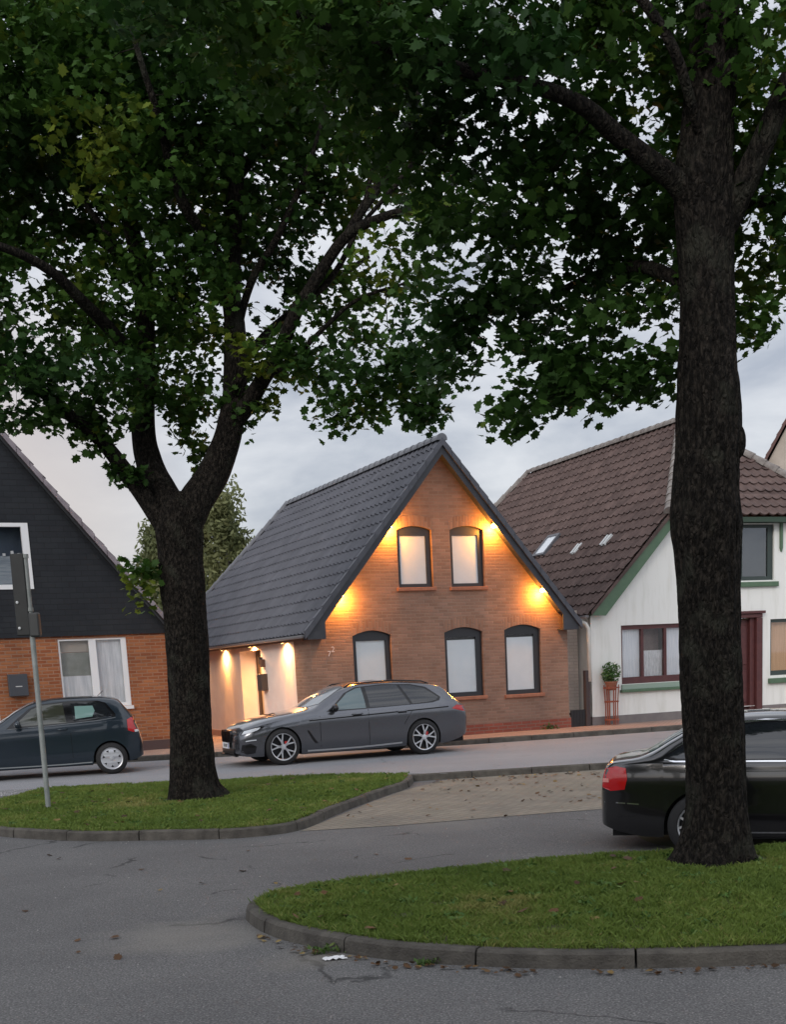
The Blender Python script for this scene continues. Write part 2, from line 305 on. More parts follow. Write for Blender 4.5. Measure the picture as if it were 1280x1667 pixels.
kerbrun('kerb', [(-.02, 20.14), (.42, 20.24), (1.26, 20.34), (3.29, 20.58), (4.51, 20.87), (9, 21.8), (14, 23)], -.11, .012, .1)
kerbrun('kerb', farline[1:-1], -.02, .112, .13)
def inset(line, d, side):
    o = []
    for i, p in enumerate(line):
        a = line[max(0, i - 1)]; b = line[min(len(line) - 1, i + 1)]; t = np.array(b) - np.array(a); t = t / max(1e-9, np.linalg.norm(t)); o.append(tuple(np.array(p) + np.array((-t[1], t[0])) * d * side))
    return o
NIg = inset(NI, .08, -1); LIg = inset(LI, .08, -1) + [(-5.42, 21.1), (-4.06, 21.03), (-2.51, 20.95), (-1.37, 20.85), (-.2, 20.45)]
def island(name, poly, z):
    b = bmesh.new(); vs = [b.verts.new((p[0], p[1], z)) for p in poly]; f = b.faces.new(vs)
    bmesh.ops.triangulate(b, faces=[f]); bmesh.ops.subdivide_edges(b, edges=b.edges, cuts=2, use_grid_fill=True)
    me = bpy.data.meshes.new(name); bmesh.ops.recalc_face_normals(b, faces=b.faces)
    for v in b.verts: v.co.z += .02 * noise.noise(v.co * 1.3)
    b.to_mesh(me); b.free(); me.materials.append(M_soil); o = bpy.data.objects.new(name, me); COL.objects.link(o); return tag(o, kind='structure')
island('grass_island', NIg, .0); island('grass_island', LIg, .002)

# ------------------------------------------------------------ roofs
def tiles(name, O, e, s, L, x0, x1, m, parent, tw=.24, rh=.34, amp=.028, lift=.042, ns=6):
    O = Vector(O); e = Vector(e).normalized(); s = Vector(s).normalized(); nn = e.cross(s)
    if nn.z < 0: nn = -nn
    rows = int(math.ceil(L / rh)); V = []; F = []
    for r_ in range(rows):
        t0 = r_ * rh; t1 = min(L, t0 + rh + .01); a0, b0 = x0(t0), x1(t0); a1, b1 = x0(min(t1, L)), x1(min(t1, L))
        lo, hi = min(a0, a1), max(b0, b1); k0 = int(math.floor(lo / tw * ns)); k1 = int(math.ceil(hi / tw * ns)); base = len(V); cnt = 0
        sag = .01 * math.sin(r_ * 1.7)
        for k in range(k0, k1 + 1):
            x = k * tw / ns; ph = (k % ns) / ns
            wv = amp * (math.sin(2 * math.pi * ph) * .6 + (1.1 if ph < .3 else 0) * math.sin(math.pi * ph / .3))
            jit = .006 * noise.noise(Vector((k // ns * 3.1, r_ * 5.7, 0)))
            xa = min(max(x, a0), b0); xb = min(max(x, a1), b1)
            V.append(O + e * xa + s * t0 + nn * (0 + wv)); V.append(O + e * xa + s * (t0 - .012) + nn * (lift + wv + jit)); V.append(O + e * xb + s * t1 + nn * (.004 + wv + jit)); cnt += 1
        for k in range(cnt - 1):
            i = base + 3 * k; F += [(i, i + 3, i + 4, i + 1), (i + 1, i + 4, i + 5, i + 2)]
    b = MB(); b.v = [tuple(p) for p in V]; b.f = F
    return b.build(name, m, parent, fixn=False)
def ridge(name, A, B_, m, parent, r_=.11, step=.36):
    A = Vector(A); B_ = Vector(B_); d = (B_ - A); L = d.length; d.normalize(); sd_ = d.cross(Vector((0, 0, 1))).normalized(); up = sd_.cross(d); b = MB(); n = int(L / step)
    st = L / n
    for i in range(n):
        vs = []; 
        for t, rr in ((i * st - .03, r_ * 1.12), (i * st + st, r_ * .92)):
            for k in range(9):
                an = math.pi * (k / 8) * 1.15 - .075 * math.pi; vs.append(A + d * t + sd_ * math.cos(an) * rr + up * (math.sin(an) * rr * .95 - .02))
        b.add(vs, [(k, k + 1, k + 10, k + 9) for k in range(8)] + [tuple(range(9))])
    return b.build(name, m, parent, smooth=2)

WHITE = mat('white frame paint', (.72, .73, .74), rough=.35)
ANTH = mat('anthracite frame', (.022, .023, .027), rough=.4)
ANTHB = mat('anthracite boards', (.035, .037, .045), (.05, .052, .06), scale=3, rough=.55)
GLASS = glassmat('window glass', (1, 1, 1), .0); GLASSD = glassmat('dark window glass', (.5, .55, .6), .08)
BLIND = mat('white roller blind', (.74, .80, .83), (.80, .85, .87), scale=2, rough=.8)
SILL = mat('red clay sill', (.30, .12, .07), (.38, .16, .09), scale=10, rough=.7)
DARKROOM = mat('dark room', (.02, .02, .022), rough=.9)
WARM = (1, .37, .045)
GLOWB = mat('warm bulb', (1, .6, .2), emit=((1, .62, .2), 30))

def window(parent, hole, rect, y, frame=.075, bars=(), fm=ANTH, sill=None, blind=BLIND, by=.045, gy=.03, dep=.07, fn=None, gm=None, blind_rect=None, name='window'):
    """hole: outline of the opening; rect: glazed rectangle; the frame sits at depth y"""
    kw = {} if fn is None else {'fn': fn}
    x0, x1, z0, z1 = rect; xs = [x0] + [v for b_ in bars for v in (b_ - .035, b_ + .035)] + [x1]
    holes = [quadh(xs[i], xs[i + 1], z0, z1) for i in range(0, len(xs), 2)]
    f = MB().holed(hole, holes, y, y + dep, **kw).build(name, fm, parent)
    for i in range(0, len(xs), 2):
        MB().prism(quadh(xs[i] - .01, xs[i + 1] + .01, z0 - .01, z1 + .01), y + gy, y + gy + .006, **kw).build('pane', gm or GLASS, f)
        if blind:
            br = blind_rect or (xs[i] - .02, xs[i + 1] + .02, z0 - .02, z1 + .02)
            MB().prism(quadh(max(br[0], xs[i] - .02), min(br[1], xs[i + 1] + .02), br[2], br[3]), y + by, y + by + .01, **kw).build('blind', blind, f)
    return f
def roomback(b, rect, y, fn=None):
    kw = {} if fn is None else {'fn': fn}
    b.prism(quadh(*rect), y, y + .01, **kw)

# ============================================================ brick gable house (the lit one)
u24 = Vector((math.cos(R(24)), math.sin(R(24)), 0))
BO = Vector((3.80, 30.34, .1)) - u24 * 6.45
hb = thing('brick_house', 'brown brick gable house with warm lamps glowing under its dark tiled roof', 'house', BO, R(24))
MBR = brickmat('brown brick', (.255, .158, .115), (.335, .208, .155), (.29, .205, .155), .23, .073, .010)
MBRs = brickmat('brown brick side', (.255, .158, .115), (.335, .208, .155), (.29, .205, .155), .23, .073, .010, axis='y')
MBRv = brickmat('brown brick lintel', (.26, .15, .105), (.345, .21, .15), (.27, .19, .145), .25, .077, .011, vertical=True)
MRED = brickmat('red plinth brick', (.26, .075, .05), (.32, .10, .07), (.24, .15, .12), .25, .077, .011)
MREND = mat('cream render', (.74, .64, .58), (.80, .70, .63), scale=3, rough=.9, bump=.25, bscale=120)
W, CX, RZ, EZ = 6.45, 3.22, 6.42, 2.40   # width, ridge line, ridge height, eave height
k = (RZ - EZ) / (CX + .2)                # roof slope
def rz(a): return RZ - k * abs(a - CX)
DEP = 14
openings = [arch(.98, 1.90, .88, 2.33, .11), arch(3.22, 4.19, .88, 2.33, .11), arch(4.76, 5.72, .86, 2.34, .11),
            arch(2.16, 3.01, 3.34, 4.57, .09), arch(3.46, 4.31, 3.33, 4.57, .09)]
outer = [(0, .24), (W, .24), (W, rz(W) - .12), (CX, RZ - .16), (0, rz(0) - .12)]
MB().holed(outer, openings, 0, .13).build('wall', MBR, hb)
MB().box(-.03, W + .03, -.03, .1, -.15, .24).build('plinth', MRED, hb)
# arched brick heads, 3 mm proud
for o_ in openings:
    x0, x1 = o_[0][0], o_[1][0]; up = o_[2:]; b = MB(); n = len(up)
    vs = [(a, -.003, c) for a, c in up] + [(a + (a - (x0 + x1) / 2) * .06, -.003, c + .235) for a, c in up]
    b.add(vs, [(i, i + 1, i + 1 + n, i + n) for i in range(n - 1)]).build('lintel', MBRv, hb)
fr = [((1.08, 1.74, .98, 2.22), 0), ((3.31, 4.00, .98, 2.22), 1), ((4.85, 5.53, .96, 2.23), 2), ((2.25, 2.85, 3.42, 4.46), 3), ((3.55, 4.15, 3.41, 4.46), 4)]
for rct, i in fr:
    h = openings[i]; x0, x1, z0 = h[0][0], h[1][0], h[0][1]
    # frame keeps a broad inner rebate on the right as in the house
    f = window(hb, h, (rct[0], rct[1] + .04, rct[2], rct[3]), .075, by=.035, blind_rect=(x0, x1, z0 + .05, rct[3] - (.06 if i in (1, 2) else 0.0)))
    MB().box(x0 - .05, x1 + .05, -.06, .12, z0 - .075, z0 - .003).build('sill', SILL, f, bevel=.006)
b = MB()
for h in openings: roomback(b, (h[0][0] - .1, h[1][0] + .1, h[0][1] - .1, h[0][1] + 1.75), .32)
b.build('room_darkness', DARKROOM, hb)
# side wall: brick return, rendered wall with recessed entrance
sfn = lambda a, c, d: (d, a, c)
MB().add([(0, 0, .24), (0, 1.12, .24), (0, 1.12, 2.36), (0, 0, 2.36)], [(0, 1, 2, 3)]).build('side_brick', MBRs, hb, fixn=False)
MB().holed(quadh(1.12, DEP, .16, 2.36), [quadh(3.72, 5.49, .2, 2.2)], .03, .42, fn=sfn).build('rendered_wall', MREND, hb)
MB().box(.0, .4, 1.12, DEP, -.15, .16).build('side_plinth', mat('orange brick plinth', (.45, .24, .15), (.5, .28, .18), scale=6, rough=.8), hb)
DOORM = mat('warm beige door panel', (.50, .36, .22), (.54, .40, .25), scale=2, rough=.6)
dr = MB().prism(quadh(3.78, 5.10, .2, 2.14), .38, .42, fn=sfn).build('door', DOORM, hb)
b = MB()
for y0, y1, z0, z1 in ((3.72, 3.84, .16, 2.2), (4.95, 5.12, .16, 2.2), (3.84, 4.95, 2.06, 2.2)): b.box(.33, .38, y0, y1, z0, z1)
b.build('frame', mat('dark brown frame', (.035, .02, .016), rough=.5), dr)
MB().tube([(.31, 4.05, .9), (.31, 4.05, 1.6)], .018, 8).build('handle', mat('steel', (.5, .5, .5), rough=.3, metal=1), dr)
MB().box(.40, .44, 5.12, 5.49, .16, 2.2).build('door_side_panel', MREND, hb)
MB().box(-.13, .03, 3.30, 3.66, 1.22, 1.62).build('mailbox', mat('dark brown box', (.06, .045, .04), rough=.5), hb, bevel=.01)
MB().box(-.05, .03, 3.62, 3.68, 1.86, 2.02).build('doorbell', ANTH, hb); MB().box(-.07, .03, 3.40, 3.52, 1.78, 1.96).build('sign_plate', mat('dark copper', (.12, .06, .04), rough=.5), hb)
# house number, white figures set one lower than the other
def text(name, body, size, m, parent, mtx, ext=.004):
    cu = bpy.data.curves.new(name, 'FONT'); cu.body = body; cu.size = size; cu.extrude = ext; cu.align_x = 'CENTER'; cu.align_y = 'CENTER'
    tmp = bpy.data.objects.new(name + '_tmp', cu); COL.objects.link(tmp); dg = bpy.context.evaluated_depsgraph_get()
    me = bpy.data.meshes.new_from_object(tmp.evaluated_get(dg)); me.transform(mtx); me.materials.clear(); me.materials.append(m)
    o = bpy.data.objects.new(name, me); COL.objects.link(o); o.parent = parent; bpy.data.objects.remove(tmp); return o
WNUM = mat('white numerals', (.7, .62, .58), rough=.5)
rx90 = Matrix.Rotation(R(90), 4, 'X')
text('house_number', '2', .17, WNUM, hb, Matrix.Translation((.50, -.02, 2.06)) @ rx90)
text('house_number', '7', .17, WNUM, hb, Matrix.Translation((.41, -.02, 1.97)) @ rx90)
# other closing walls (never seen from the street but part of the house)
MB().box(W - .02, W, .135, DEP, -.1, rz(W) - .14).box(.45, W - .03, DEP - .2, DEP, -.1, 2.3).build('rear_wall', MBRs, hb)
# roof
MRF = mat('anthracite roof tile', (.052, .054, .068), (.078, .08, .096), scale=2.2, rough=.45, detail=8, spec=.6)
tilemat(MRF, .25, .335 * (RZ - EZ) / math.hypot(CX + .2, RZ - EZ), EZ, .13)
FRONT, RB_, HIP = -.3, 10.2, 3.4     # verge, rear end of the ridge, hip run
SL = math.hypot(CX + .2, RZ - EZ)
rf = tiles('roof', (-.2, 0, EZ), (0, 1, 0), (CX + .2, 0, RZ - EZ), SL, lambda t: FRONT, lambda t: RB_ + HIP * (1 - t / SL), MRF, hb, tw=.25, rh=.335)
tiles('roof_slope', (2 * CX + .2, 0, EZ), (0, 1, 0), (-(CX + .2), 0, RZ - EZ), SL, lambda t: FRONT, lambda t: RB_ + HIP * (1 - t / SL), MRF, rf, tw=.25, rh=.335)
SLb = math.hypot(HIP, RZ - EZ)
tiles('roof_hip', (CX, RB_ + HIP, EZ), (1, 0, 0), (0, -HIP, RZ - EZ), SLb, lambda t: -(CX + .2) * (1 - t / SLb), lambda t: (CX + .2) * (1 - t / SLb), MRF, rf, tw=.25, rh=.335)
MRG = mat('ridge tile', (.12, .125, .14), (.17, .175, .19), scale=5, rough=.5)
ridge('ridge_tiles', (CX, FRONT, RZ + .05), (CX, RB_, RZ + .05), MRG, rf)
ridge('ridge_tiles', (CX, RB_, RZ + .05), (-.2, RB_ + HIP, EZ + .06), MRG, rf)
# verge tiles at the front edge (a chain of angled caps along both slopes)
for sg in (-1, 1):
    b = MB(); n = 16
    for i in range(n):
        t0, t1 = i / n, (i + 1.06) / n
        if t1 > 1: t1 = 1
        xa, za = CX + sg * (CX + .22) * (1 - t0), EZ + (RZ - EZ) * t0; xb, zb = CX + sg * (CX + .22) * (1 - t1), EZ + (RZ - EZ) * t1
        l0 = .075; l1 = .05
        b.hexa([(xa, FRONT - .045, za - .10), (xb, FRONT - .045, zb - .10), (xb, FRONT + .02, zb - .10), (xa, FRONT + .02, za - .10),
                (xa, FRONT - .045, za + l0), (xb, FRONT - .045, zb + l1), (xb, FRONT + .12, zb + l1), (xa, FRONT + .12, za + l0)])
    b.build('verge_tiles', MRF, rf)
# barge boards with boxed ends, soffits
for sg in (-1, 1):
    ex = CX + sg * (CX + .16)
    def sl(x): return EZ - .03 + (RZ - EZ) * (1 - abs(x - CX) / (CX + .2))
    P = [(ex, sl(ex) - .02), (CX, sl(CX) - .02), (CX, sl(CX) - .26), (ex - sg * .42, sl(ex - sg * .42) - .27), (ex - sg * .42, sl(ex) - .13), (ex, sl(ex) - .13)]
    MB().prism(P, FRONT + .01, FRONT + .045).build('barge_board', ANTHB, hb)
    b = MB(); xi = ex - sg * .42
    b.hexa([(xi, FRONT + .05, sl(xi) - .20), (CX, FRONT + .05, sl(CX) - .20), (CX, -.004, sl(CX) - .20), (xi, -.004, sl(xi) - .20),
            (xi, FRONT + .05, sl(xi) - .17), (CX, FRONT + .05, sl(CX) - .17), (CX, -.004, sl(CX) - .17), (xi, -.004, sl(xi) - .17)])
    b.build('soffit', ANTHB, hb)
    lo_, hi_ = sorted((xi, ex)); MB().box(lo_, hi_, FRONT + .05, .0 - .004, sl(ex) - .13, sl(ex) - .10).build('soffit_box', ANTHB, hb)
SOF = mat('brown soffit boards', (.10, .05, .03), (.14, .075, .045), scale=4, rough=.6, stretch=(12, 1, 1))
MB().box(-.17, -.004, .0, DEP, 2.29, 2.31).build('eave_soffit', SOF, hb)
MB().box(-.185, -.165, .0, DEP, 2.28, 2.40).build('fascia', SOF, hb)
GUT = mat('zinc gutter', (.34, .35, .37), rough=.45, metal=.6)
b = MB(); n = 10
vs = []; 
for y in (-.28, DEP):
    for i in range(n + 1):
        an = math.pi + math.pi * i / n; vs.append((-.255 + .065 * math.cos(an), y, 2.385 + .065 * math.sin(an)))
b.add(vs, [(i, i + 1, i + 1 + n + 1, i + n + 1) for i in range(n)] + [tuple(range(n + 1)), tuple(range(n + 1, 2 * n + 2))])
b.build('gutter', GUT, hb, smooth=True)
# lamps
def lamp_light(name, kind, parent, loc, power, rad=.03, spot=None, direction=None, col=WARM):
    l = bpy.data.lights.new(name, kind); l.energy = power; l.color = col; l.shadow_soft_size = rad
    if spot: l.spot_size = R(spot); l.spot_blend = .7
    o = bpy.data.objects.new(name, l); COL.objects.link(o); o.parent = parent; o.location = loc
    if direction: o.rotation_euler = Vector(direction).to_track_quat('-Z', 'Y').to_euler()
    return o
LB_ = mat('lamp housing', (.02, .02, .02), rough=.4)
for a in (2 * CX - 4.50, 2 * CX - 5.72, 4.50, 5.72):
    sg = 1 if a > CX else -1; z = rz(a) - .27
    f = MB().lathe([(.0, .10), (.03, .10), (.045, .06), (.06, .0), (.06, -.02)], 'z', (a, -.15, z + .05), 16).build('wall_lamp', LB_, hb, smooth=2)
    MB().lathe([(.0, .035), (.035, .03), (.055, 0), (.05, -.035), (.0, -.06)], 'z', (a, -.15, z), 16).build('bulb', GLOWB, f, smooth=True)
    lamp_light('lamp_light', 'POINT', f, (a - sg * .02, -.15, z - .085), 92, .06)
for y in (1.66, 4.18, 6.76, 9.4):
    f = MB().lathe([(0, .012), (.042, .012), (.045, 0), (.034, -.006)], 'z', (-.09, y, 2.285), 16).build('downlight', LB_, hb, smooth=2)
    MB().lathe([(0, 0), (.03, 0)], 'z', (-.09, y, 2.277), 12).build('bulb', GLOWB, f)
    lamp_light('lamp_light', 'SPOT', f, (-.085, y, 2.265), 120, .02, 50, (.13, 0, -1))
    lamp_light('lamp_spill', 'SPOT', f, (-.12, y, 2.25), 85 if y != 4.18 else 190, .05, 165, (.35, 0, -1), col=(1, .50, .18))

# ============================================================ white house with the clipped gable
hc = thing('white_house', 'white rendered house with clipped gable, green trim and brown tiled roof', 'house', (4.40, 30.65, .1), R(22))
MW = mat('white render', (.66, .66, .60), (.80, .80, .76), scale=2.2, rough=.9, bump=.3, bscale=90, lo=.22, hi=.5, stretch=(2.4, 1, .35), detail=9)
MG = mat('green trim paint', (.07, .13, .075), (.09, .155, .09), scale=6, rough=.5)
MPL = mat('grey plinth render', (.17, .15, .15), (.21, .19, .18), scale=4, rough=.9)
MRB = mat('oxblood wood', (.075, .022, .022), (.10, .03, .028), scale=8, rough=.5)
W2, C2, R2_, E2 = 9.72, 4.86, 7.72, 2.62; k2 = (R2_ - E2) / (C2 + .1)
def rz2(a): return R2_ - k2 * abs(a - C2)
HF = 4.92; xa = C2 - (R2_ - HF) / k2; xb = 2 * C2 - xa
op2 = [quadh(.84, 2.75, .94, 2.34), quadh(4.35, 5.36, 3.32, 4.68), quadh(5.25, 7.1, .94, 2.35), quadh(3.1, 3.9, 3.32, 4.68), quadh(3.75, 4.80, .04, 2.42)]
MB().holed([(0, .2), (W2, .2), (W2, rz2(W2) - .1), (xb, HF - .08), (xa, HF - .08), (0, rz2(0) - .1)], [o_ for o_ in op2[:4]] + [quadh(3.75, 4.80, .21, 2.42)], 0, .16).build('wall', MW, hc)
MB().box(-.02, 3.74, -.025, .1, -.15, .2).box(4.81, W2, -.025, .1, -.15, .2).build('plinth', MPL, hc)
MB().box(0, .1, .165, 15.5, -.15, rz2(0) - .12).box(W2 - .1, W2, .165, 15.5, -.15, rz2(0) - .12).box(.11, W2 - .11, 15.4, 15.5, -.15, 2.4).build('side_wall', MW, hc)
CURT = mat('pale curtain', (.68, .72, .76), (.82, .84, .86), scale=5, rough=.9, stretch=(8, 1, .6))
CURT2 = mat('peach curtain', (.62, .38, .22), (.72, .47, .29), scale=4, rough=.9, stretch=(9, 1, .5))
f = window(hc, op2[0], (.90, 2.69, 1.10, 2.24), .05, bars=(1.47, 2.13), fm=MRB, blind=None, dep=.09)
MB().box(.90, 1.44, .15, .16, 1.1, 2.24).build('curtain', CURT, f); MB().box(2.16, 2.69, .15, .16, 1.1, 2.24).build('curtain', CURT, f)
b = MB(); n = 14; vs = [(1.50 + .60 * i / n, .17 + .012 * (i % 2), z) for z in (1.1, 1.72) for i in range(n + 1)]
b.add(vs, [(i, i + 1, i + n + 2, i + n + 1) for i in range(n)]).build('net_curtain', mat('grey white net', (.55, .56, .57), (.75, .76, .77), scale=7, rough=.9, stretch=(4, 1, 1)), f)
MB().box(1.44, 2.16, .40, .41, 1.0, 2.3).build('room_back', mat('mauve room', (.16, .115, .105), (.26, .2, .18), scale=3, rough=.9), f)
MB().box(.78, 2.81, -.09, .15, .74, .81).build('sill', MG, f, bevel=.008)
MB().box(.82, 2.77, -.05, .15, .813, .93).build('sill_slope', mat('pale green sill', (.26, .34, .28), rough=.6), f)
f = window(hc, op2[1], (4.43, 5.20, 3.42, 4.60), .06, fm=MRB if False else mat('dark green frame', (.035, .05, .045), rough=.5), blind=None, gm=GLASSD, dep=.07)
MB().box(4.40, 5.3, .30, .31, 3.3, 4.7).build('room_back', mat('blue dusk room', (.045, .065, .10), (.075, .10, .14), scale=2, rough=.8), f)
MB().box(4.29, 5.45, -.08, .15, 3.16, 3.28).build('sill', MG, f, bevel=.008)
f = window(hc, op2[3], (3.17, 3.83, 3.42, 4.60), .06, fm=MATS['dark green frame'], blind=None, gm=GLASSD, dep=.07)
MB().box(3.1, 3.9, .30, .31, 3.3, 4.7).build('room_back', MATS['blue dusk room'], f); MB().box(3.0, 4.0, -.08, .15, 3.16, 3.28).build('sill', MG, f, bevel=.008)
f = window(hc, op2[2], (5.31, 7.04, 1.06, 2.27), .05, bars=(6.17,), fm=MATS['dark green frame'], blind=CURT2, dep=.09, by=.12)
MB().box(5.18, 7.2, -.09, .15, .74, .87).build('sill', MG, f, bevel=.008)
lamp_light('room_light', 'AREA', f, (6.2, .45, 1.7), 22, .3, direction=(0, -1, 0), col=(1, .6, .35)).data.size = 1.6
for x in (4.16, 5.55):
    MB().prism([(x - .035, 4.80), (x + .035, 4.80), (x + .035, 4.1), (x, 4.0), (x - .035, 4.1)], -.06, -.004).build('trim_bracket', MG, hc)
# doorway: dark red case with cornice
dr = MB().box(3.80, 4.76, .12, .15, .04, 2.36).build('door', MRB, hc)
b = MB(); b.box(4.78, 4.96, -.07, .10, .02, 2.40); b.box(3.58, 3.76, -.07, .10, .02, 2.40); b.box(3.58, 4.96, -.07, .10, 2.405, 2.50); b.box(3.52, 5.02, -.12, .10, 2.505, 2.57)
b.box(4.64, 4.775, .02, .10, .04, 2.40).build('door_case', MRB, dr, bevel=.008)
b = MB(); b.box(3.9, 4.2, .10, .12, .3, 1.1); b.box(4.3, 4.6, .10, .12, .3, 1.1); b.box(3.9, 4.2, .10, .12, 1.25, 2.2); b.box(4.3, 4.6, .10, .12, 1.25, 2.2); b.build('door_panel', MRB, dr, bevel=.01)
MB().box(3.60, 4.94, -.35, .12, -.1, .04).build('doorstep', MPL, hc, bevel=.01)
# roof
MR2 = mat('brown roof tile', (.072, .047, .042), (.125, .086, .076), scale=3.5, rough=.75, detail=10, spec=.3, lo=.3, hi=.75)
tilemat(MR2, .27, .36 * (R2_ - E2) / math.hypot(C2 + .1, R2_ - E2), E2, .2)
FV, RF0, RF1, HB = -.22, 3.3, 12.2, 3.0
S2 = math.hypot(C2 + .1, R2_ - E2); th = (HF - E2) / (R2_ - E2)
def yf(t):   # front verge below the clip, hip line above it
    q = t / S2
    return FV if q <= th else FV + (RF0 - FV) * (q - th) / (1 - th)
for sg in (-1, 1):
    o_ = tiles('roof' if sg < 0 else 'roof_slope', (C2 + sg * (C2 + .1), 0, E2), (0, 1, 0), (-sg * (C2 + .1), 0, R2_ - E2), S2, yf, lambda t: RF1 + HB * (1 - t / S2), MR2, hc, tw=.27, rh=.36, amp=.026)
    if sg < 0: rf2 = o_
    else: o_.parent = rf2
hw = (C2 - xa) + .12; Sf = math.hypot(RF0 - FV + .1, R2_ - HF + .06)
tiles('roof_hip', (C2, FV - .1, HF - .06), (1, 0, 0), (0, RF0 - FV + .1, R2_ - HF + .06), Sf, lambda t: -hw * (1 - t / Sf), lambda t: hw * (1 - t / Sf), MR2, rf2, tw=.27, rh=.36, amp=.026)
S3 = math.hypot(HB, R2_ - E2)
tiles('roof_hip', (C2, RF1 + HB, E2), (1, 0, 0), (0, -HB, R2_ - E2), S3, lambda t: -(C2 + .1) * (1 - t / S3), lambda t: (C2 + .1) * (1 - t / S3), MR2, rf2, tw=.27, rh=.36, amp=.026)
MR3 = mat('weathered ridge tile', (.14, .12, .11), (.26, .235, .215), scale=6, rough=.85)
ridge('ridge_tiles', (C2, RF0, R2_ + .06), (C2, RF1, R2_ + .06), MR3, rf2, .12)
ridge('ridge_tiles', (xa - .02, FV, HF + .05), (C2, RF0, R2_ + .07), MR3, rf2, .13); ridge('ridge_tiles', (xb + .02, FV, HF + .05), (C2, RF0, R2_ + .07), MR3, rf2, .13)
ridge('ridge_tiles', (C2, RF1, R2_ + .06), (-.1, RF1 + HB, E2 + .05), MR3, rf2, .12)
for sg in (-1, 1):
    f2 = lambda x: C2 + sg * (C2 - x)
    P = [(f2(-.08), E2 + .02), (f2(xa), HF - .04), (f2(xa + .24), HF - .04), (f2(xa + .24), HF - .25), (f2(.42), rz2(.42) - .50), (f2(.40), E2 - .02)]
    P = [(f2(-.08), E2 - .02), (f2(xa + .02), HF - .10), (f2(xa + .26), HF - .12), (f2(.31), E2 - .04)]
    MB().prism(P, FV + .02, FV + .06).build('barge_board', MG, hc)
    b = MB(); xs_, xe = f2(-.05), f2(xa)
    b.hexa([(xs_, FV + .065, E2 - .03), (xe, FV + .065, HF - .14), (xe, -.004, HF - .14), (xs_, -.004, E2 - .03), (xs_, FV + .065, E2), (xe, FV + .065, HF - .11), (xe, -.004, HF - .11), (xs_, -.004, E2)])
    b.build('soffit', MG, hc)
    b = MB(); b.hexa([(f2(-.10), FV - .02, E2 - .03), (f2(xa), FV - .02, HF - .10), (f2(xa), FV + .015, HF - .10), (f2(-.1), FV + .015, E2 - .03), (f2(-.10), FV - .02, E2 + .06), (f2(xa), FV - .02, HF + .01), (f2(xa), FV + .015, HF + .01), (f2(-.1), FV + .015, E2 + .06)]).build('verge_tiles', MR2, rf2)
MB().box(xa + .02, xb - .02, -.30, -.004, HF - .22, HF - .10).build('eave_board', mat('dark green board', (.03, .055, .035), rough=.6), hc)
# skylight and vents on the street-left slope
def onroof(y, t, off): # point on left slope of white house
    q = t / S2; nrm = Vector((-(R2_ - E2), 0, C2 + .1)).normalized(); return Vector((-.1 + (C2 + .1) * q, y, E2 + (R2_ - E2) * q)) + nrm * off
def roofbox(y0, y1, t0, t1, h0, h1):
    return [onroof(y0, t0, h0), onroof(y1, t0, h0), onroof(y1, t1, h0), onroof(y0, t1, h0), onroof(y0, t0, h1), onroof(y1, t0, h1), onroof(y1, t1, h1), onroof(y0, t1, h1)]
SKY_POS, VENTS = (5.3, 2.55), ((3.3, 2.35), (1.9, 2.45))
sk = MB(); y, t = SKY_POS
for y0, y1, t0, t1 in ((y, y + .08, t, t + .8), (y + .62, y + .70, t, t + .8), (y + .08, y + .62, t, t + .08), (y + .08, y + .62, t + .72, t + .8)): sk.hexa(roofbox(y0, y1, t0, t1, .0, .10))
sk = sk.build('skylight', mat('grey skylight frame', (.10, .10, .11), rough=.5), rf2)
MB().hexa(roofbox(y + .08, y + .62, t + .08, t + .72, .06, .08)).build('pane', mat('skylight glass', (.62, .66, .70), rough=.05, spec=1), sk)
for y, t in VENTS:
    b = MB()
    for q in (0, .17): b.hexa(roofbox(y + q, y + q + .07, t, t + .34, .03, .09))
    b.build('roof_vent', mat('pale vent plastic', (.6, .62, .62), rough=.5), rf2)
# gutter stub, rain pipe
GW = mat('white pipe', (.62, .60, .55), (.7, .68, .62), scale=5, rough=.5)
MB().tube([(-.24, .05, 2.52), (-.24, .0, 2.46), (-.16, -.06, 2.40), (-.11, -.08, 2.30), (-.10, -.08, 1.05)], .05, 12).build('rain_pipe', GW, hc, smooth=True)
b = MB(); vs = []
for y in (-.2, 15):
    for i in range(11):
        an = math.pi + math.pi * i / 10; vs.append((-.22 + .07 * math.cos(an), y, 2.60 + .07 * math.sin(an)))
b.add(vs, [(i, i + 1, i + 12, i + 11) for i in range(10)] + [tuple(range(11))]).build('gutter', GUT, hc, smooth=True)
# alley wall, gate and post between the two houses
al = thing('alley_wall', 'pale painted brick wall closing the alley between the brown and the white house', 'wall', (3.80, 30.34, .1), R(24))
MAL = brickmat('painted alley brick', (.50, .44, .38), (.56, .49, .43), (.44, .38, .33), .25, .077, .01)
MB().box(.02, .62, .55, .75, -.1, 2.75).build('wall', MAL, al)
gt_ = thing('alley_gate', 'low black gate between the brown brick house and the white house', 'gate', (3.80, 30.34, .1), R(24))
b = MB()
for i in range(5): b.box(.03 + i * .082, .03 + i * .082 + .076, -.03, .0, .0, .40)
b.box(.02, .44, .002, .03, .06, .11); b.box(.02, .44, .002, .03, .29, .34); b.build('panel', mat('black gate boards', (.012, .012, .014), rough=.6), gt_)
MB().box(.44, .56, -.06, .06, -.05, 1.32).build('post', mat('dark brown post', (.055, .04, .04), rough=.7), gt_, bevel=.008)

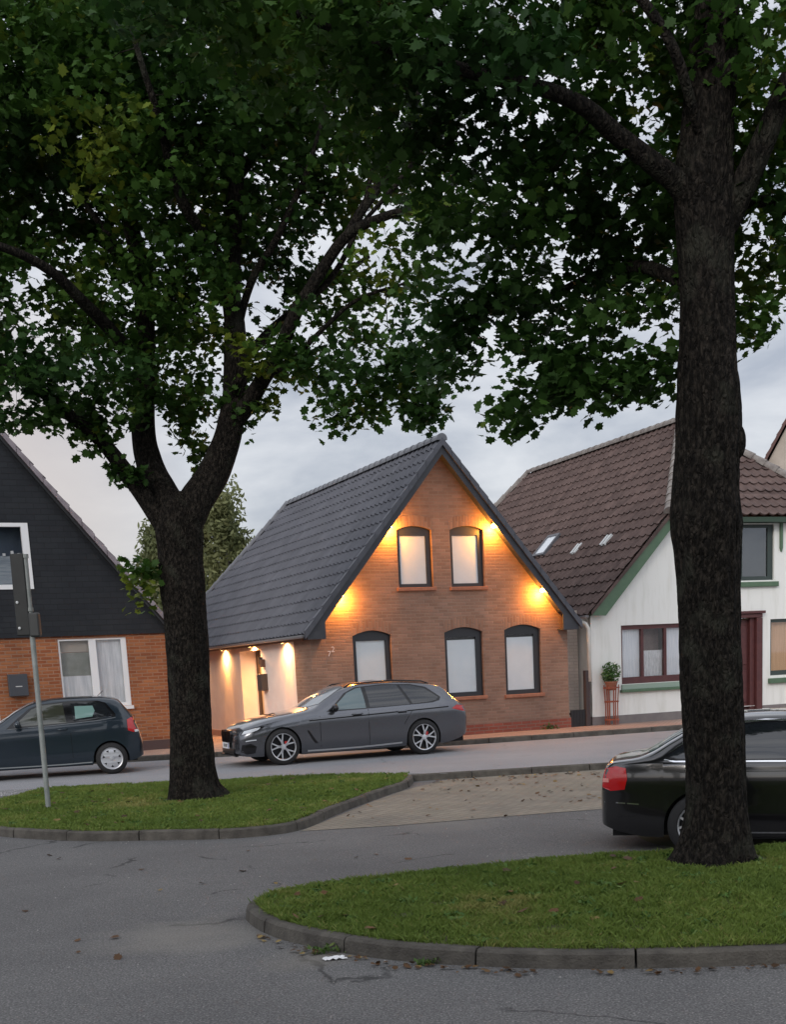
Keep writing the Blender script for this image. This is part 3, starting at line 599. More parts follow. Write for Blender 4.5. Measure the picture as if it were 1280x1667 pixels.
# ============================================================ dark-clad house on the left
u26 = Vector((math.cos(R(26)), math.sin(R(26)), 0))
ha = thing('clad_house', 'house on the left with black shingled gable over orange brick ground floor', 'house', Vector((-6.33, 29.50, .1)) + u26 * .80, R(26))
MOB = brickmat('orange brick', (.24, .078, .033), (.36, .145, .062), (.30, .17, .11), .25, .077, .013, bump=.8)
MSH = brickmat('black shingle', (.018, .021, .026), (.022, .026, .031), (.012, .014, .017), .3, .12, .006, bump=.5, rough=.7)
W3, C3, E3, k3 = 9.4, -4.7, 2.62, 1.235; Rz3 = E3 + k3 * 4.95
def rz3(a): return Rz3 - k3 * abs(a - C3)
opA = [quadh(-2.47, -.93, 1.06, 2.60), quadh(-4.1, -2.9, .1, 2.2)]
MB().holed(quadh(-W3, 0, .22, 2.66), [opA[0], quadh(-4.9, -3.88, .23, 2.2)], 0, .12).build('wall', MOB, ha)
MB().box(-W3, .01, -.02, .08, -.15, .22).build('plinth', mat('dark plinth', (.07, .045, .045), rough=.9), ha)
opU = quadh(-4.75, -2.87, 3.70, 5.10)
MB().holed([(-W3, 2.66), (0, 2.66), (0, rz3(0) - .08), (C3, Rz3 - .08), (-W3, rz3(-W3) - .08)], [opU], -.05, .05, back=True).build('gable_cladding', MSH, ha)
MB().box(-.1, 0, .06, 12, -.1, rz3(0) - .15).box(-W3, -W3 + .1, .06, 12, -.1, rz3(0) - .15).build('side_wall', MOB, ha)
CURA = mat('grey reflecting curtain', (.56, .58, .61), (.80, .81, .83), scale=3, rough=.8, stretch=(6, 1, .5))
f = MB().holed(opA[0], [quadh(-2.43, -1.78, 1.14, 2.56), quadh(-1.62, -1.05, 1.14, 2.56)], .02, .10).build('window', WHITE, ha)
for x0, x1 in ((-2.44, -1.77), (-1.63, -1.04)): MB().prism(quadh(x0, x1, 1.13, 2.57), .05, .056).build('pane', GLASS, f)
MB().box(-2.47, -1.7, .11, .12, 1.0, 1.78).build('curtain', CURA, f); MB().box(-1.66, -.98, .11, .12, 1.0, 2.6).build('curtain', CURA, f)
MB().box(-2.47, -1.7, .14, .15, 1.785, 2.3).build('blind', mat('grey green blind', (.22, .23, .20), (.30, .31, .28), scale=4, rough=.8), f); MB().box(-2.47, -1.7, .14, .15, 2.31, 2.62).build('valance', mat('beige valance', (.42, .37, .32), rough=.9), f)
MB().box(-2.5, -.90, -.07, .06, .98, 1.055).build('sill', WHITE, f)
f = MB().holed(opU, [quadh(-4.70, -3.02, 3.80, 5.02)], -.07, .05).build('window', WHITE, ha)
MB().prism(quadh(-4.72, -3.0, 3.78, 5.04), -.02, -.014).build('pane', GLASS, f)
MB().box(-4.8, -2.9, .10, .11, 3.7, 4.42).build('blind', mat('grey blue blind', (.20, .24, .28), (.34, .38, .42), scale=4, rough=.8, stretch=(.5, 1, 6)), f); MB().box(-4.8, -2.9, .3, .31, 3.6, 5.2).build('room_back', MATS['blue dusk room'], f)
for i in range(12):
    x = -4.6 + i * .145 + rnd.uniform(-.03, .03); MB().box(x, x + .06, .07, .09, 4.42, 4.42 + rnd.uniform(.05, .12)).build('ornament', WHITE, f)
f = MB().holed(quadh(-4.9, -3.88, .23, 2.2), [quadh(-4.8, -3.98, .33, 2.1)], .02, .08).build('door', WHITE, ha); MB().box(-4.82, -3.96, .05, .06, .3, 2.12).build('door_panel', WHITE, f)
mb_ = MB().box(-3.64, -3.23, -.15, -.001, 1.40, 1.88).build('mailbox', mat('slate grey box', (.05, .055, .065), rough=.45), ha, bevel=.01)
MB().box(-3.50, -3.36, -.156, -.152, 1.60, 1.62).build('name_plate', mat('steel plate', (.5, .5, .5), rough=.4), mb_)
MR4 = mat('dull mauve roof tile', (.17, .145, .16), (.25, .22, .24), scale=4, rough=.7)
SA = math.hypot(4.95, Rz3 - E3)
for sg in (1, -1):
    o_ = tiles('roof' if sg > 0 else 'roof_slope', (C3 + sg * 4.95, 0, E3), (0, 1, 0), (-sg * 4.95, 0, Rz3 - E3), SA, lambda t: -.2, lambda t: 12, MR4, ha, tw=.27, rh=.36)
    if sg > 0: rf3 = o_
    else: o_.parent = rf3
    b = MB(); n = 20
    for i in range(n):
        t0, t1 = i / n, min(1, (i + 1.08) / n); x0, z0 = C3 + sg * 4.97 * (1 - t0), E3 + (Rz3 - E3) * t0; x1, z1 = C3 + sg * 4.97 * (1 - t1), E3 + (Rz3 - E3) * t1
        b.hexa([(x0, -.26, z0 - .08), (x1, -.26, z1 - .08), (x1, -.20, z1 - .08), (x0, -.20, z0 - .08), (x0, -.26, z0 + .09), (x1, -.26, z1 + .05), (x1, .0, z1 + .05), (x0, .0, z0 + .09)])
    b.build('verge_tiles', MR4, rf3)
    b = MB(); x0, x1 = C3 + sg * 4.9, C3
    b.hexa([(x0, -.19, E3 - .10), (x1, -.19, Rz3 - .16), (x1, -.055, Rz3 - .16), (x0, -.055, E3 - .10), (x0, -.19, E3 - .02), (x1, -.19, Rz3 - .08), (x1, -.055, Rz3 - .08), (x0, -.055, E3 - .02)]).build('barge_board', mat('black board', (.02, .022, .026), rough=.6), ha)
ridge('ridge_tiles', (C3, -.2, Rz3 + .05), (C3, 12, Rz3 + .05), MR4, rf3)

# ============================================================ tall beige house beyond the white one
HD0 = Vector((11.3, 43.0, .1))
hd = thing('tall_beige_house', 'tall beige rendered house rising behind the clipped gable at the right edge', 'house', HD0, R(-15))
MBG = mat('weathered beige render', (.36, .31, .26), (.47, .41, .35), scale=1.5, rough=.9, detail=9)
zD, kD, hwD = 6.35, 1.78, 3.0; aD = zD + kD * hwD
MB().prism([(.1, 0), (2 * hwD - .1, 0), (2 * hwD - .1, zD), (hwD, aD - .1), (.1, zD)], 0, 9).build('wall', MBG, hd)
MDR = mat('dark red brown tile', (.09, .045, .04), (.13, .07, .06), scale=4, rough=.8)
for sg in (-1, 1):
    xs_ = hwD + sg * (hwD + .05); LS = math.hypot(hwD + .05, aD - zD)
    tiles('roof', (xs_, 0, zD - .04), (0, 1, 0), (-sg * (hwD + .05), 0, aD - zD + .05), LS, lambda t: -.15, lambda t: 9.2, MDR, hd)
    MB().hexa([(xs_, -.2, zD - .12), (hwD, -.2, aD - .04), (hwD, -.16, aD - .04), (xs_, -.16, zD - .12), (xs_, -.2, zD + .06), (hwD, -.2, aD + .12), (hwD, -.16, aD + .12), (xs_, -.16, zD + .06)]).build('barge_board', MDR, hd)

# ============================================================ cars
def curve(pts):
    xs = [p[0] for p in pts]; ys = [p[1] for p in pts]; n = len(xs); m = []
    d = [(ys[i + 1] - ys[i]) / (xs[i + 1] - xs[i]) for i in range(n - 1)]
    for i in range(n):
        if i in (0, n - 1): m.append(d[0] if i == 0 else d[-1])
        elif d[i - 1] * d[i] <= 0: m.append(0)
        else: m.append(2 * d[i - 1] * d[i] / (d[i - 1] + d[i]))
    def f(x):
        if x <= xs[0]: return ys[0]
        if x >= xs[-1]: return ys[-1]
        i = max(j for j in range(n - 1) if xs[j] <= x); h = xs[i + 1] - xs[i]; t = (x - xs[i]) / h
        return (2 * t ** 3 - 3 * t ** 2 + 1) * ys[i] + (t ** 3 - 2 * t ** 2 + t) * h * m[i] + (-2 * t ** 3 + 3 * t ** 2) * ys[i + 1] + (t ** 3 - t ** 2) * h * m[i + 1]
    return f
TYRE = mat('tyre rubber', (.012, .012, .013), rough=.8); UNDER = mat('car underside', (.006, .006, .007), rough=.9)
TRIM = mat('black gloss trim', (.006, .006, .007), rough=.15); ALLOY = mat('silver alloy', (.62, .63, .66), rough=.3, metal=.8)
CHROME = mat('chrome', (.75, .76, .78), rough=.15, metal=1); REDL = mat('red lamp lens', (.45, .008, .01), rough=.12, coat=.6); LAMPC = mat('clear lamp', (.55, .58, .62), rough=.12, coat=1)
CARGLASS = mat('tinted car glass', (.012, .014, .017), rough=.04, spec=.9); CARGLASS2 = mat('pale car glass', (.10, .15, .16), rough=.04, spec=.9); SCREEN = mat('windscreen', (.22, .25, .27), rough=.04, spec=1)  # windscreen base lightened to paint in the reflected sky
DISC = mat('brake disc', (.02, .02, .022), rough=.4, metal=.8); SEAM = mat('panel gap', (.004, .004, .005), rough=.9)
class Car:
    """x runs from the front axle to the rear, y to the side, z up"""
    def __init__(s, name, label, cat, loc, rz, P, paint):
        s.P = P; s.root = thing(name, label, cat, loc, rz); s.zt, s.zb, s.zl, s.w = (curve(P[k]) for k in ('top', 'belt', 'low', 'wid')); s.sx = P.get('sx', -1)
        x0, x1 = P['top'][0][0], P['top'][-1][0]; s.x0, s.x1 = x0, x1; ra, rc = P['arch'], P['rc']; s.xo = P['wb'] / 2
        X = set()
        for i in range(71): X.add(round(x0 + (x1 - x0) * i / 70, 4))
        for e in (.012, .03, .06, .1, .15): X |= {round(x0 + e, 4), round(x1 - e, 4)}
        for xa_ in (0, P['wb']):
            X = {x for x in X if abs(x - xa_) > ra + .012}
            for i in range(25): X.add(round(xa_ - ra * math.cos(math.pi * i / 24), 4))
            X |= {xa_ - ra - .004, xa_ + ra + .004}
        X = sorted(X); V = []; rows = None
        for x in X:
            pr = s.section(x)
            if rows is None: rows = len(pr)
            for sg in (1, -1):
                for y, z in pr: V.append(s.T(x, y * sg, z))
        F = []; n = len(X); q = rows
        for i in range(n - 1):
            for sd_ in (0, 1):
                for j in range(q - 1):
                    a = i * 2 * q + sd_ * q + j; F.append((a, a + 1, a + 1 + 2 * q, a + 2 * q) if sd_ == 0 else (a, a + 2 * q, a + 1 + 2 * q, a + 1))
        for i in (0, n - 1):
            for j in range(q - 1):
                a = i * 2 * q + j; F.append((a, a + 1, a + 1 + q, a + q))
        b = MB(); b.add(V, F); s.body = b.build('body', paint, s.root, smooth=2)
        u = MB(); zz = P['low'][2][1]; hw_ = P['W'] / 2 - .26
        for xs_ in ((x0 + .12, P['wb'] - 0, 1), (P['wb'], x1 - .12, 1)):
            c = [s.T(xs_[0], -hw_, zz + .02), s.T(xs_[1], -hw_, zz + .02), s.T(xs_[1], hw_, zz + .02), s.T(xs_[0], hw_, zz + .02)]
            u.hexa(c + [(a[0], a[1], zz + .5) for a in c])
        u.build('underbody', UNDER, s.root)
        s.floor = MB().hexa([s.T(ra + .02, -P['W'] / 2 + .1, zz - .01), s.T(P['wb'] - ra - .02, -P['W'] / 2 + .1, zz - .01), s.T(P['wb'] - ra - .02, P['W'] / 2 - .1, zz - .01), s.T(ra + .02, P['W'] / 2 - .1, zz - .01)] +
                     [s.T(ra + .02, -P['W'] / 2 + .1, zz + .1), s.T(P['wb'] - ra - .02, -P['W'] / 2 + .1, zz + .1), s.T(P['wb'] - ra - .02, P['W'] / 2 - .1, zz + .1), s.T(ra + .02, P['W'] / 2 - .1, zz + .1)]).build('floor_pan', UNDER, s.root)
    def T(s, x, y, z): return (-(x - s.xo), y, z)        # the car looks along +x of its empty
    def gh(s, x):
        wb = s.w(x) * .955; g = max(.012, s.zt(x) - s.zb(x)); ye = max(.1, min(wb - .025, wb - s.P['tum'] * g)); cr_ = min(s.P.get('crown', .07), g * .5); return wb, g, ye, cr_
    def bulge(s, x, z):
        zb0, zt0 = s.zl(x), s.zb(x); q = min(1, max(0, (z - zb0) / (zt0 - zb0))); return 1 - .085 * (1 - q) ** 2.2 - .045 * q ** 4 + .009 * math.sin(q * 9)
    def Y(s, x, z):
        if z <= s.zb(x): return s.w(x) * s.bulge(x, z)
        wb, g, ye, cr_ = s.gh(x); t = (z - s.zb(x)) / max(1e-4, g - cr_)
        if t <= 1: return wb + (ye - wb) * t + .03 * math.sin(math.pi * t) * min(1, g * 2)
        q = min(1, (z - s.zb(x) - g + cr_) / cr_); return ye * math.sqrt(max(0, 1 - q * q))
    def section(s, x):
        P = s.P; low = s.zl(x)
        for xa_ in (0, P['wb']):
            d = abs(x - xa_)
            if d <= P['arch'] + .001: low = max(low, P['rc'] + math.sqrt(max(0, P['arch'] ** 2 - d * d)))
        zb_ = s.zb(x); o = []
        for t in (0, .05, .12, .22, .34, .46, .58, .7, .8, .88, .94, 1): z = low + t * (zb_ - low); o.append((s.w(x) * s.bulge(x, z), z))
        wb, g, ye, cr_ = s.gh(x)
        for t in (.03, .15, .35, .6, .85, 1): z = zb_ + t * (g - cr_); o.append((s.Y(x, z), z))
        for an in (15, 30, 45, 60, 75, 85, 90): o.append((ye * math.cos(R(an)), zb_ + g - cr_ + cr_ * math.sin(R(an))))
        return o
    def Z(s, x, y):
        wb, g, ye, cr_ = s.gh(x); return s.zb(x) + g - cr_ + cr_ * math.sqrt(max(0, 1 - (min(abs(y), ye * .995) / ye) ** 2))
    def panel(s, name, poly, m, off=.004, side=1, parent=None, mode='side', cuts=4, rnd_=0):
        if rnd_: poly = [tuple(p) for p in smooth_line(poly, rnd_, closed=True)]
        tri = tessellate_polygon([[Vector((a, c, 0)) for a, c in poly]]); b = bmesh.new(); vs = [b.verts.new((a, c, 0)) for a, c in poly]
        for f in tri:
            try: b.faces.new([vs[i] for i in f])
            except ValueError: pass
        bmesh.ops.subdivide_edges(b, edges=b.edges, cuts=cuts, use_grid_fill=True)
        for v in b.verts:
            a, c = v.co.x, v.co.y
            if mode == 'side':
                e = .01; y = s.Y(a, c); dx = (s.Y(a + e, c) - s.Y(a - e, c)) / (2 * e); dz = (s.Y(a, c + e) - s.Y(a, c - e)) / (2 * e); n = Vector((-dx, 1, -dz)).normalized()
                p = Vector((a, y, c)) + n * off; p.y *= side
            elif mode == 'top':
                e = .01; z = s.Z(a, c); dx = (s.Z(a + e, c) - s.Z(a - e, c)) / (2 * e); n = Vector((-dx, 0, 1)).normalized(); p = Vector((a, c, z)) + n * off
            v.co = Vector(s.T(*p))
        bmesh.ops.recalc_face_normals(b, faces=b.faces); me = bpy.data.meshes.new(name); b.to_mesh(me); b.free(); me.materials.append(m)
        for q in me.polygons: q.use_smooth = True
        o = bpy.data.objects.new(name, me); COL.objects.link(o); o.parent = parent or s.root; return o
    def strip(s, name, pts, wd, m, off=.004, side=1, parent=None, th=0):
        V = []; P_ = [Vector((a, 0, c)) for a, c in pts]
        for i, p in enumerate(P_):
            t = (P_[min(i + 1, len(P_) - 1)] - P_[max(i - 1, 0)]).normalized(); n = Vector((-t.z, 0, t.x))
            for q in (-.5, .5):
                r_ = p + n * wd * q; V.append(s.T(r_.x, (s.Y(r_.x, r_.z) + off) * side, r_.z))
        b = MB().add(V, [(2 * i, 2 * i + 2, 2 * i + 3, 2 * i + 1) for i in range(len(P_) - 1)]); return b.build(name, m, parent or s.root, fixn=False)
    def mirror(s, x, z, m):
        for sd_ in (1, -1):
            y = s.Y(x, z) * sd_; b = bmesh.new(); bmesh.ops.create_uvsphere(b, u_segments=16, v_segments=10, radius=1)
            for v in b.verts:
                v.co = Vector(s.T(x - .02 + v.co.x * (.075 if v.co.x < 0 else .05), y + sd_ * .13 + v.co.y * .12, z + .06 + v.co.z * .075 * (1 - .12 * v.co.y * sd_)))
            me = bpy.data.meshes.new('mirror'); b.to_mesh(me); b.free(); me.materials.append(m)
            for q in me.polygons: q.use_smooth = True
            o = bpy.data.objects.new('mirror', me); COL.objects.link(o); o.parent = s.root
            MB().tube([s.T(x, y, z + .01), s.T(x - .01, y + sd_ * .09, z + .03)], .022, 6).build('stem', TRIM, o)
    def wheels(s, r_, rw, style):
        for xa_ in (0, s.P['wb']):
            for sd_ in (1, -1):
                yo = (s.P['W'] / 2 - .015) * sd_; tw_ = .235; c = s.T(xa_, yo, r_); rr = r_ - rw
                prof = [(rr, 0), (rr + .01, .012), (r_ - .035, .004), (r_ - .008, -.02), (r_, -.05), (r_, -tw_ + .05), (r_ - .01, -tw_ + .015), (rr, -tw_)]
                t = MB().lathe([(a, h * sd_) for a, h in prof], 'y', c, 48).build('wheel', TYRE, s.root, smooth=2)
                MB().lathe([(rr - .03, -.07 * sd_), (0, -.075 * sd_)], 'y', c, 32).build('brake_disc', DISC, t)
                b = MB(); b.lathe([(rr + .003, -.004 * sd_), (rr - .004, .004 * sd_), (rr - .016, 0), (rr - .022, -.05 * sd_)], 'y', c, 48)
                cx, cy, cz = c
                if style in ('y', 'multi'):
                    for i in range(5):
                        a0 = R(90 + 72 * i + (8 if xa_ else -14))
                        for da in (-.26, .26):
                            p0 = (math.cos(a0) * .05, math.sin(a0) * .05); pm = (math.cos(a0 + da * .35) * rr * .42, math.sin(a0 + da * .35) * rr * .42); p1 = (math.cos(a0 + da) * (rr - .01), math.sin(a0 + da) * (rr - .01))
                            for qa, qb, wa, wb_ in ((p0, pm, .020, .014), (pm, p1, .014, .011)):
                                d = Vector((qb[0] - qa[0], qb[1] - qa[1])).normalized(); n = Vector((-d.y, d.x)); k_ = []
                                for yy in (-.03 * sd_, -.006 * sd_):
                                    k_ += [(cx + qa[0] + n.x * wa, cy + yy, cz + qa[1] + n.y * wa), (cx + qa[0] - n.x * wa, cy + yy, cz + qa[1] - n.y * wa), (cx + qb[0] - n.x * wb_, cy + yy, cz + qb[1] - n.y * wb_), (cx + qb[0] + n.x * wb_, cy + yy, cz + qb[1] + n.y * wb_)]
                                b.hexa(k_)
                    b.lathe([(.055, -.03 * sd_), (.05, -.004 * sd_), (0, 0)], 'y', c, 20)
                else:      # plastic cover with seven triangular openings
                    outer_ = [(math.cos(2 * math.pi * i / 56) * (rr - .01), math.sin(2 * math.pi * i / 56) * (rr - .01)) for i in range(56)]; hs = []
                    for i in range(7):
                        a = 2 * math.pi * i / 7 + .22; ri, ro = rr * .58, rr * .80
                        hs.append([(math.cos(a) * ri, math.sin(a) * ri), (math.cos(a + .17) * ro, math.sin(a + .17) * ro), (math.cos(a - .17) * ro, math.sin(a - .17) * ro)])
                    b.holed(outer_, hs, 0, 1, fn=lambda a, c_, d: (cx + a, cy + sd_ * (-.012 - d * .03 + .012 * (1 - (a * a + c_ * c_) / rr ** 2)), cz + c_)); b.lathe([(.04, 0), (.036, .006 * sd_), (0, .008 * sd_)], 'y', c, 20)
                b.build('rim', ALLOY, t, smooth=2)
                if style == 'y': MB().box(cx - .10, cx - .04, min(cy - .062 * sd_, cy - .045 * sd_), max(cy - .062 * sd_, cy - .045 * sd_), cz + .02, cz + .10).build('brake_caliper', mat('red caliper', (.5, .02, .02), rough=.4), t)

# ---------------- grey estate in front of the brick house
GREY = mat('grey metallic paint', (.115, .12, .135), rough=.24, metal=.8, coat=1)
PB = dict(wb=2.975, W=1.868, arch=.372, rc=.345, tum=.47, crown=.085,
    top=[(-.88, .60), (-.80, .70), (-.6, .80), (-.2, .90), (.3, .975), (.62, 1.03), (1.0, 1.24), (1.35, 1.40), (1.8, 1.475), (2.4, 1.48), (2.95, 1.445), (3.42, 1.375), (3.52, 1.33), (3.70, 1.16), (3.90, 1.00), (4.02, .92), (4.06, .78)],
    belt=[(-.88, .52), (-.7, .64), (-.3, .77), (.3, .87), (.8, .925), (2.0, .955), (3.2, .985), (3.7, .97), (3.95, .86), (4.06, .70)],
    low=[(-.88, .27), (-.72, .20), (-.5, .185), (3.4, .20), (3.8, .27), (4.06, .38)],
    wid=[(-.88, .50), (-.84, .66), (-.74, .79), (-.5, .885), (-.2, .925), (.4, .934), (2.6, .934), (3.3, .925), (3.7, .87), (3.95, .78), (4.03, .70), (4.06, .60)])
bw = Car('parked_estate_car', 'grey metallic estate car with bright spoked wheels parked before the brick house', 'car', (-1.42, 25.2, 0), R(180 + 21), PB, GREY); bw.root.scale = (.965, 1, 1)
bw.wheels(.345, .088, 'y')
for sd_ in (1, -1):
    g = bw.panel('window_surround', [(.93, .945), (1.10, 1.06), (1.36, 1.27), (1.62, 1.375), (2.2, 1.405), (2.8, 1.38), (3.12, 1.31), (3.40, 1.10), (3.36, 1.04), (3.2, 1.005), (2.4, .98), (1.5, .955)], TRIM, .003, sd_, cuts=5)
    bw.panel('side_window', [(1.04, .965), (1.16, 1.07), (1.42, 1.27), (1.62, 1.345), (1.74, 1.36), (1.76, .975)], CARGLASS2, .007, sd_, g)
    bw.panel('side_window', [(1.84, .978), (1.82, 1.365), (2.2, 1.378), (2.50, 1.372), (2.70, .995)], CARGLASS, .007, sd_, g)
    bw.panel('side_window', [(2.76, 1.0), (2.56, 1.365), (2.8, 1.35), (3.08, 1.28), (3.34, 1.10), (3.28, 1.045), (3.15, 1.022)], CARGLASS, .007, sd_, g)
    bw.strip('shoulder_line', [(.55 + .1 * i, .80 + .0035 * i) for i in range(31)], .022, SEAM, .003, sd_)
    bw.strip('door_seam', [(1.80, z) for z in (.28, .4, .55, .7, .85, .95)], .010, SEAM, .002, sd_); bw.strip('door_seam', [(.78, z) for z in (.30, .45, .6, .75, .88)], .010, SEAM, .002, sd_)
    bw.strip('door_seam', [(2.70, .99), (2.72, .85), (2.62, .72), (2.56, .62)], .010, SEAM, .002, sd_)
    for x in (1.56, 2.52):
        o_ = MB(); y = bw.Y(x, .87); o_.tube([bw.T(x - .11, (y + .005) * sd_, .868), bw.T(x - .06, (y + .035) * sd_, .872), bw.T(x + .06, (y + .035) * sd_, .876), bw.T(x + .11, (y + .005) * sd_, .878)], .014, 8); o_.build('door_handle', GREY, bw.root, smooth=True)
        bw.panel('handle_recess', [(x - .10, .835), (x + .10, .84), (x + .08, .868), (x - .08, .865)], SEAM, .002, sd_, cuts=1)
    bw.strip('sill_trim', [(.50, .235), (1.0, .232), (1.6, .236), (2.1, .25), (2.5, .265)], .03, mat('satin aluminium', (.55, .56, .58), rough=.35, metal=.7), .004, sd_)
    bw.panel('air_breather', [(.50, .62), (.54, .62), (.66, .45), (.72, .37), (.66, .37), (.60, .44)], TRIM, .004, sd_, cuts=1)
    h = bw.panel('headlight', [(-.80, .60), (-.74, .68), (-.52, .735), (-.34, .755), (-.40, .70), (-.55, .645)], TRIM, .004, sd_, cuts=3)
    bw.panel('lens', [(-.77, .61), (-.72, .672), (-.52, .72), (-.42, .73), (-.47, .69), (-.60, .645)], LAMPC, .008, sd_, h, cuts=3)
    bw.panel('tail_light', [(3.62, .865), (3.75, .93), (3.96, .90), (4.03, .80), (3.90, .80)], REDL, .005, sd_, cuts=3)
    bw.panel('air_intake', [(-.80, .29), (-.78, .42), (-.62, .44), (-.52, .38), (-.55, .26), (-.7, .24)], TRIM, .004, sd_, cuts=3)
    bw.strip('bumper_blade', [(-.72, .485), (-.62, .50), (-.52, .505)], .02, LAMPC, .006, sd_)
    bw.panel('roof_rail', [(1.45, .50), (1.5, .54), (3.2, .50), (3.25, .47), (3.2, .485), (1.5, .515)], TRIM, .03, 1, mode='top', cuts=3) if sd_ == 1 else bw.panel('roof_rail', [(1.45, -.50), (1.5, -.54), (3.2, -.50), (3.25, -.47), (3.2, -.485), (1.5, -.515)], TRIM, .03, 1, mode='top', cuts=3)
    y = .565
    MB().tube([bw.T(1.42, y * sd_, bw.Z(1.42, y) + .0), bw.T(1.55, y * sd_, bw.Z(1.55, y) + .035), bw.T(2.4, y * sd_, bw.Z(2.4, y) + .035), bw.T(3.1, y * sd_, bw.Z(3.1, y) + .035), bw.T(3.25, y * sd_, bw.Z(3.25, y))], .014, 8).build('roof_bar', TRIM, bw.root, smooth=True)
bw.panel('windscreen', [(.64, 0), (.68, .40), (.84, .70), (1.10, .66), (1.42, .56), (1.40, 0), (1.42, -.56), (1.10, -.66), (.84, -.70), (.68, -.40)], SCREEN, .005, 1, mode='top', cuts=5)
bw.mirror(1.10, .95, TRIM)
def front(c, name, poly, x, m, th=.015, parent=None):   # flat piece standing on the nose at x; poly in (y, z)
    b = MB(); n = len(poly); V = [c.T(x, a, z) for a, z in poly] + [c.T(x + th, a, z) for a, z in poly]
    b.add(V, [tuple(range(n)), tuple(range(2 * n - 1, n - 1, -1))] + [(i, i + n, (i + 1) % n + n, (i + 1) % n) for i in range(n)]); return b.build(name, m, parent or c.root)
for sd_ in (1, -1):
    g = front(bw, 'grille', [(.03 * sd_, .44), (.03 * sd_, .66), (.07 * sd_, .70), (.34 * sd_, .69), (.40 * sd_, .62), (.36 * sd_, .50), (.22 * sd_, .42)], -.915, TRIM, .05)
    for i in range(6): front(bw, 'grille_slat', [((.07 + .05 * i) * sd_, .47), ((.07 + .05 * i) * sd_, .66), ((.08 + .05 * i) * sd_, .66), ((.08 + .05 * i) * sd_, .47)], -.924, TRIM, .01, g)
front(bw, 'lower_grille', [(-.48, .24), (-.50, .34), (.50, .34), (.48, .24)], -.89, TRIM, .02); front(bw, 'front_splitter', [(-.62, .20), (-.62, .225), (.62, .225), (.62, .20)], -.90, TRIM, .06)
PLATE = mat('number plate white', (.7, .71, .72), rough=.4)
p = front(bw, 'number_plate', [(-.26, .345), (-.26, .455), (.26, .455), (.26, .345)], -.935, PLATE, .012)
front(bw, 'euro_band', [(.22, .347), (.22, .453), (.258, .453), (.258, .347)], -.938, mat('plate blue', (.02, .06, .35), rough=.4), .002, p)
cxr = bw.T(-.9385, 0, .40); text('plate_text', 'HL B427', .085, TRIM, p, Matrix.Translation(cxr) @ Matrix.Rotation(R(90), 4, 'Z') @ rx90, .001)

# ---------------- dark blue hatchback on the left
BLUE = mat('dark blue paint', (.010, .020, .031), rough=.3, metal=.3, coat=.8)
PP = dict(wb=2.46, W=1.65, arch=.33, rc=.295, tum=.40, crown=.07,
    top=[(-.78, .62), (-.7, .76), (-.3, .90), (.2, 1.0), (.45, 1.06), (.85, 1.30), (1.15, 1.42), (1.6, 1.47), (2.2, 1.465), (2.55, 1.43), (2.66, 1.39), (2.80, 1.22), (2.93, 1.06), (2.98, .90), (3.04, .74), (3.06, .60)],
    belt=[(-.78, .50), (-.5, .76), (.2, .90), (1.2, .945), (2.2, 1.0), (2.7, 1.02), (2.92, .94), (3.0, .80), (3.06, .56)],
    low=[(-.78, .26), (-.6, .21), (-.4, .20), (2.7, .21), (2.9, .25), (3.06, .32)],
    wid=[(-.78, .45), (-.7, .65), (-.5, .76), (0, .815), (1, .825), (2.3, .825), (2.7, .79), (2.92, .72), (3.0, .68), (3.06, .58)])
pl = Car('parked_hatchback', 'dark blue three-door hatchback with silver wheel covers parked by the orange brick wall', 'car', (-7.06, 24.25, 0), R(180 + 14), PP, BLUE)
pl.wheels(.295, .088, 'cover')
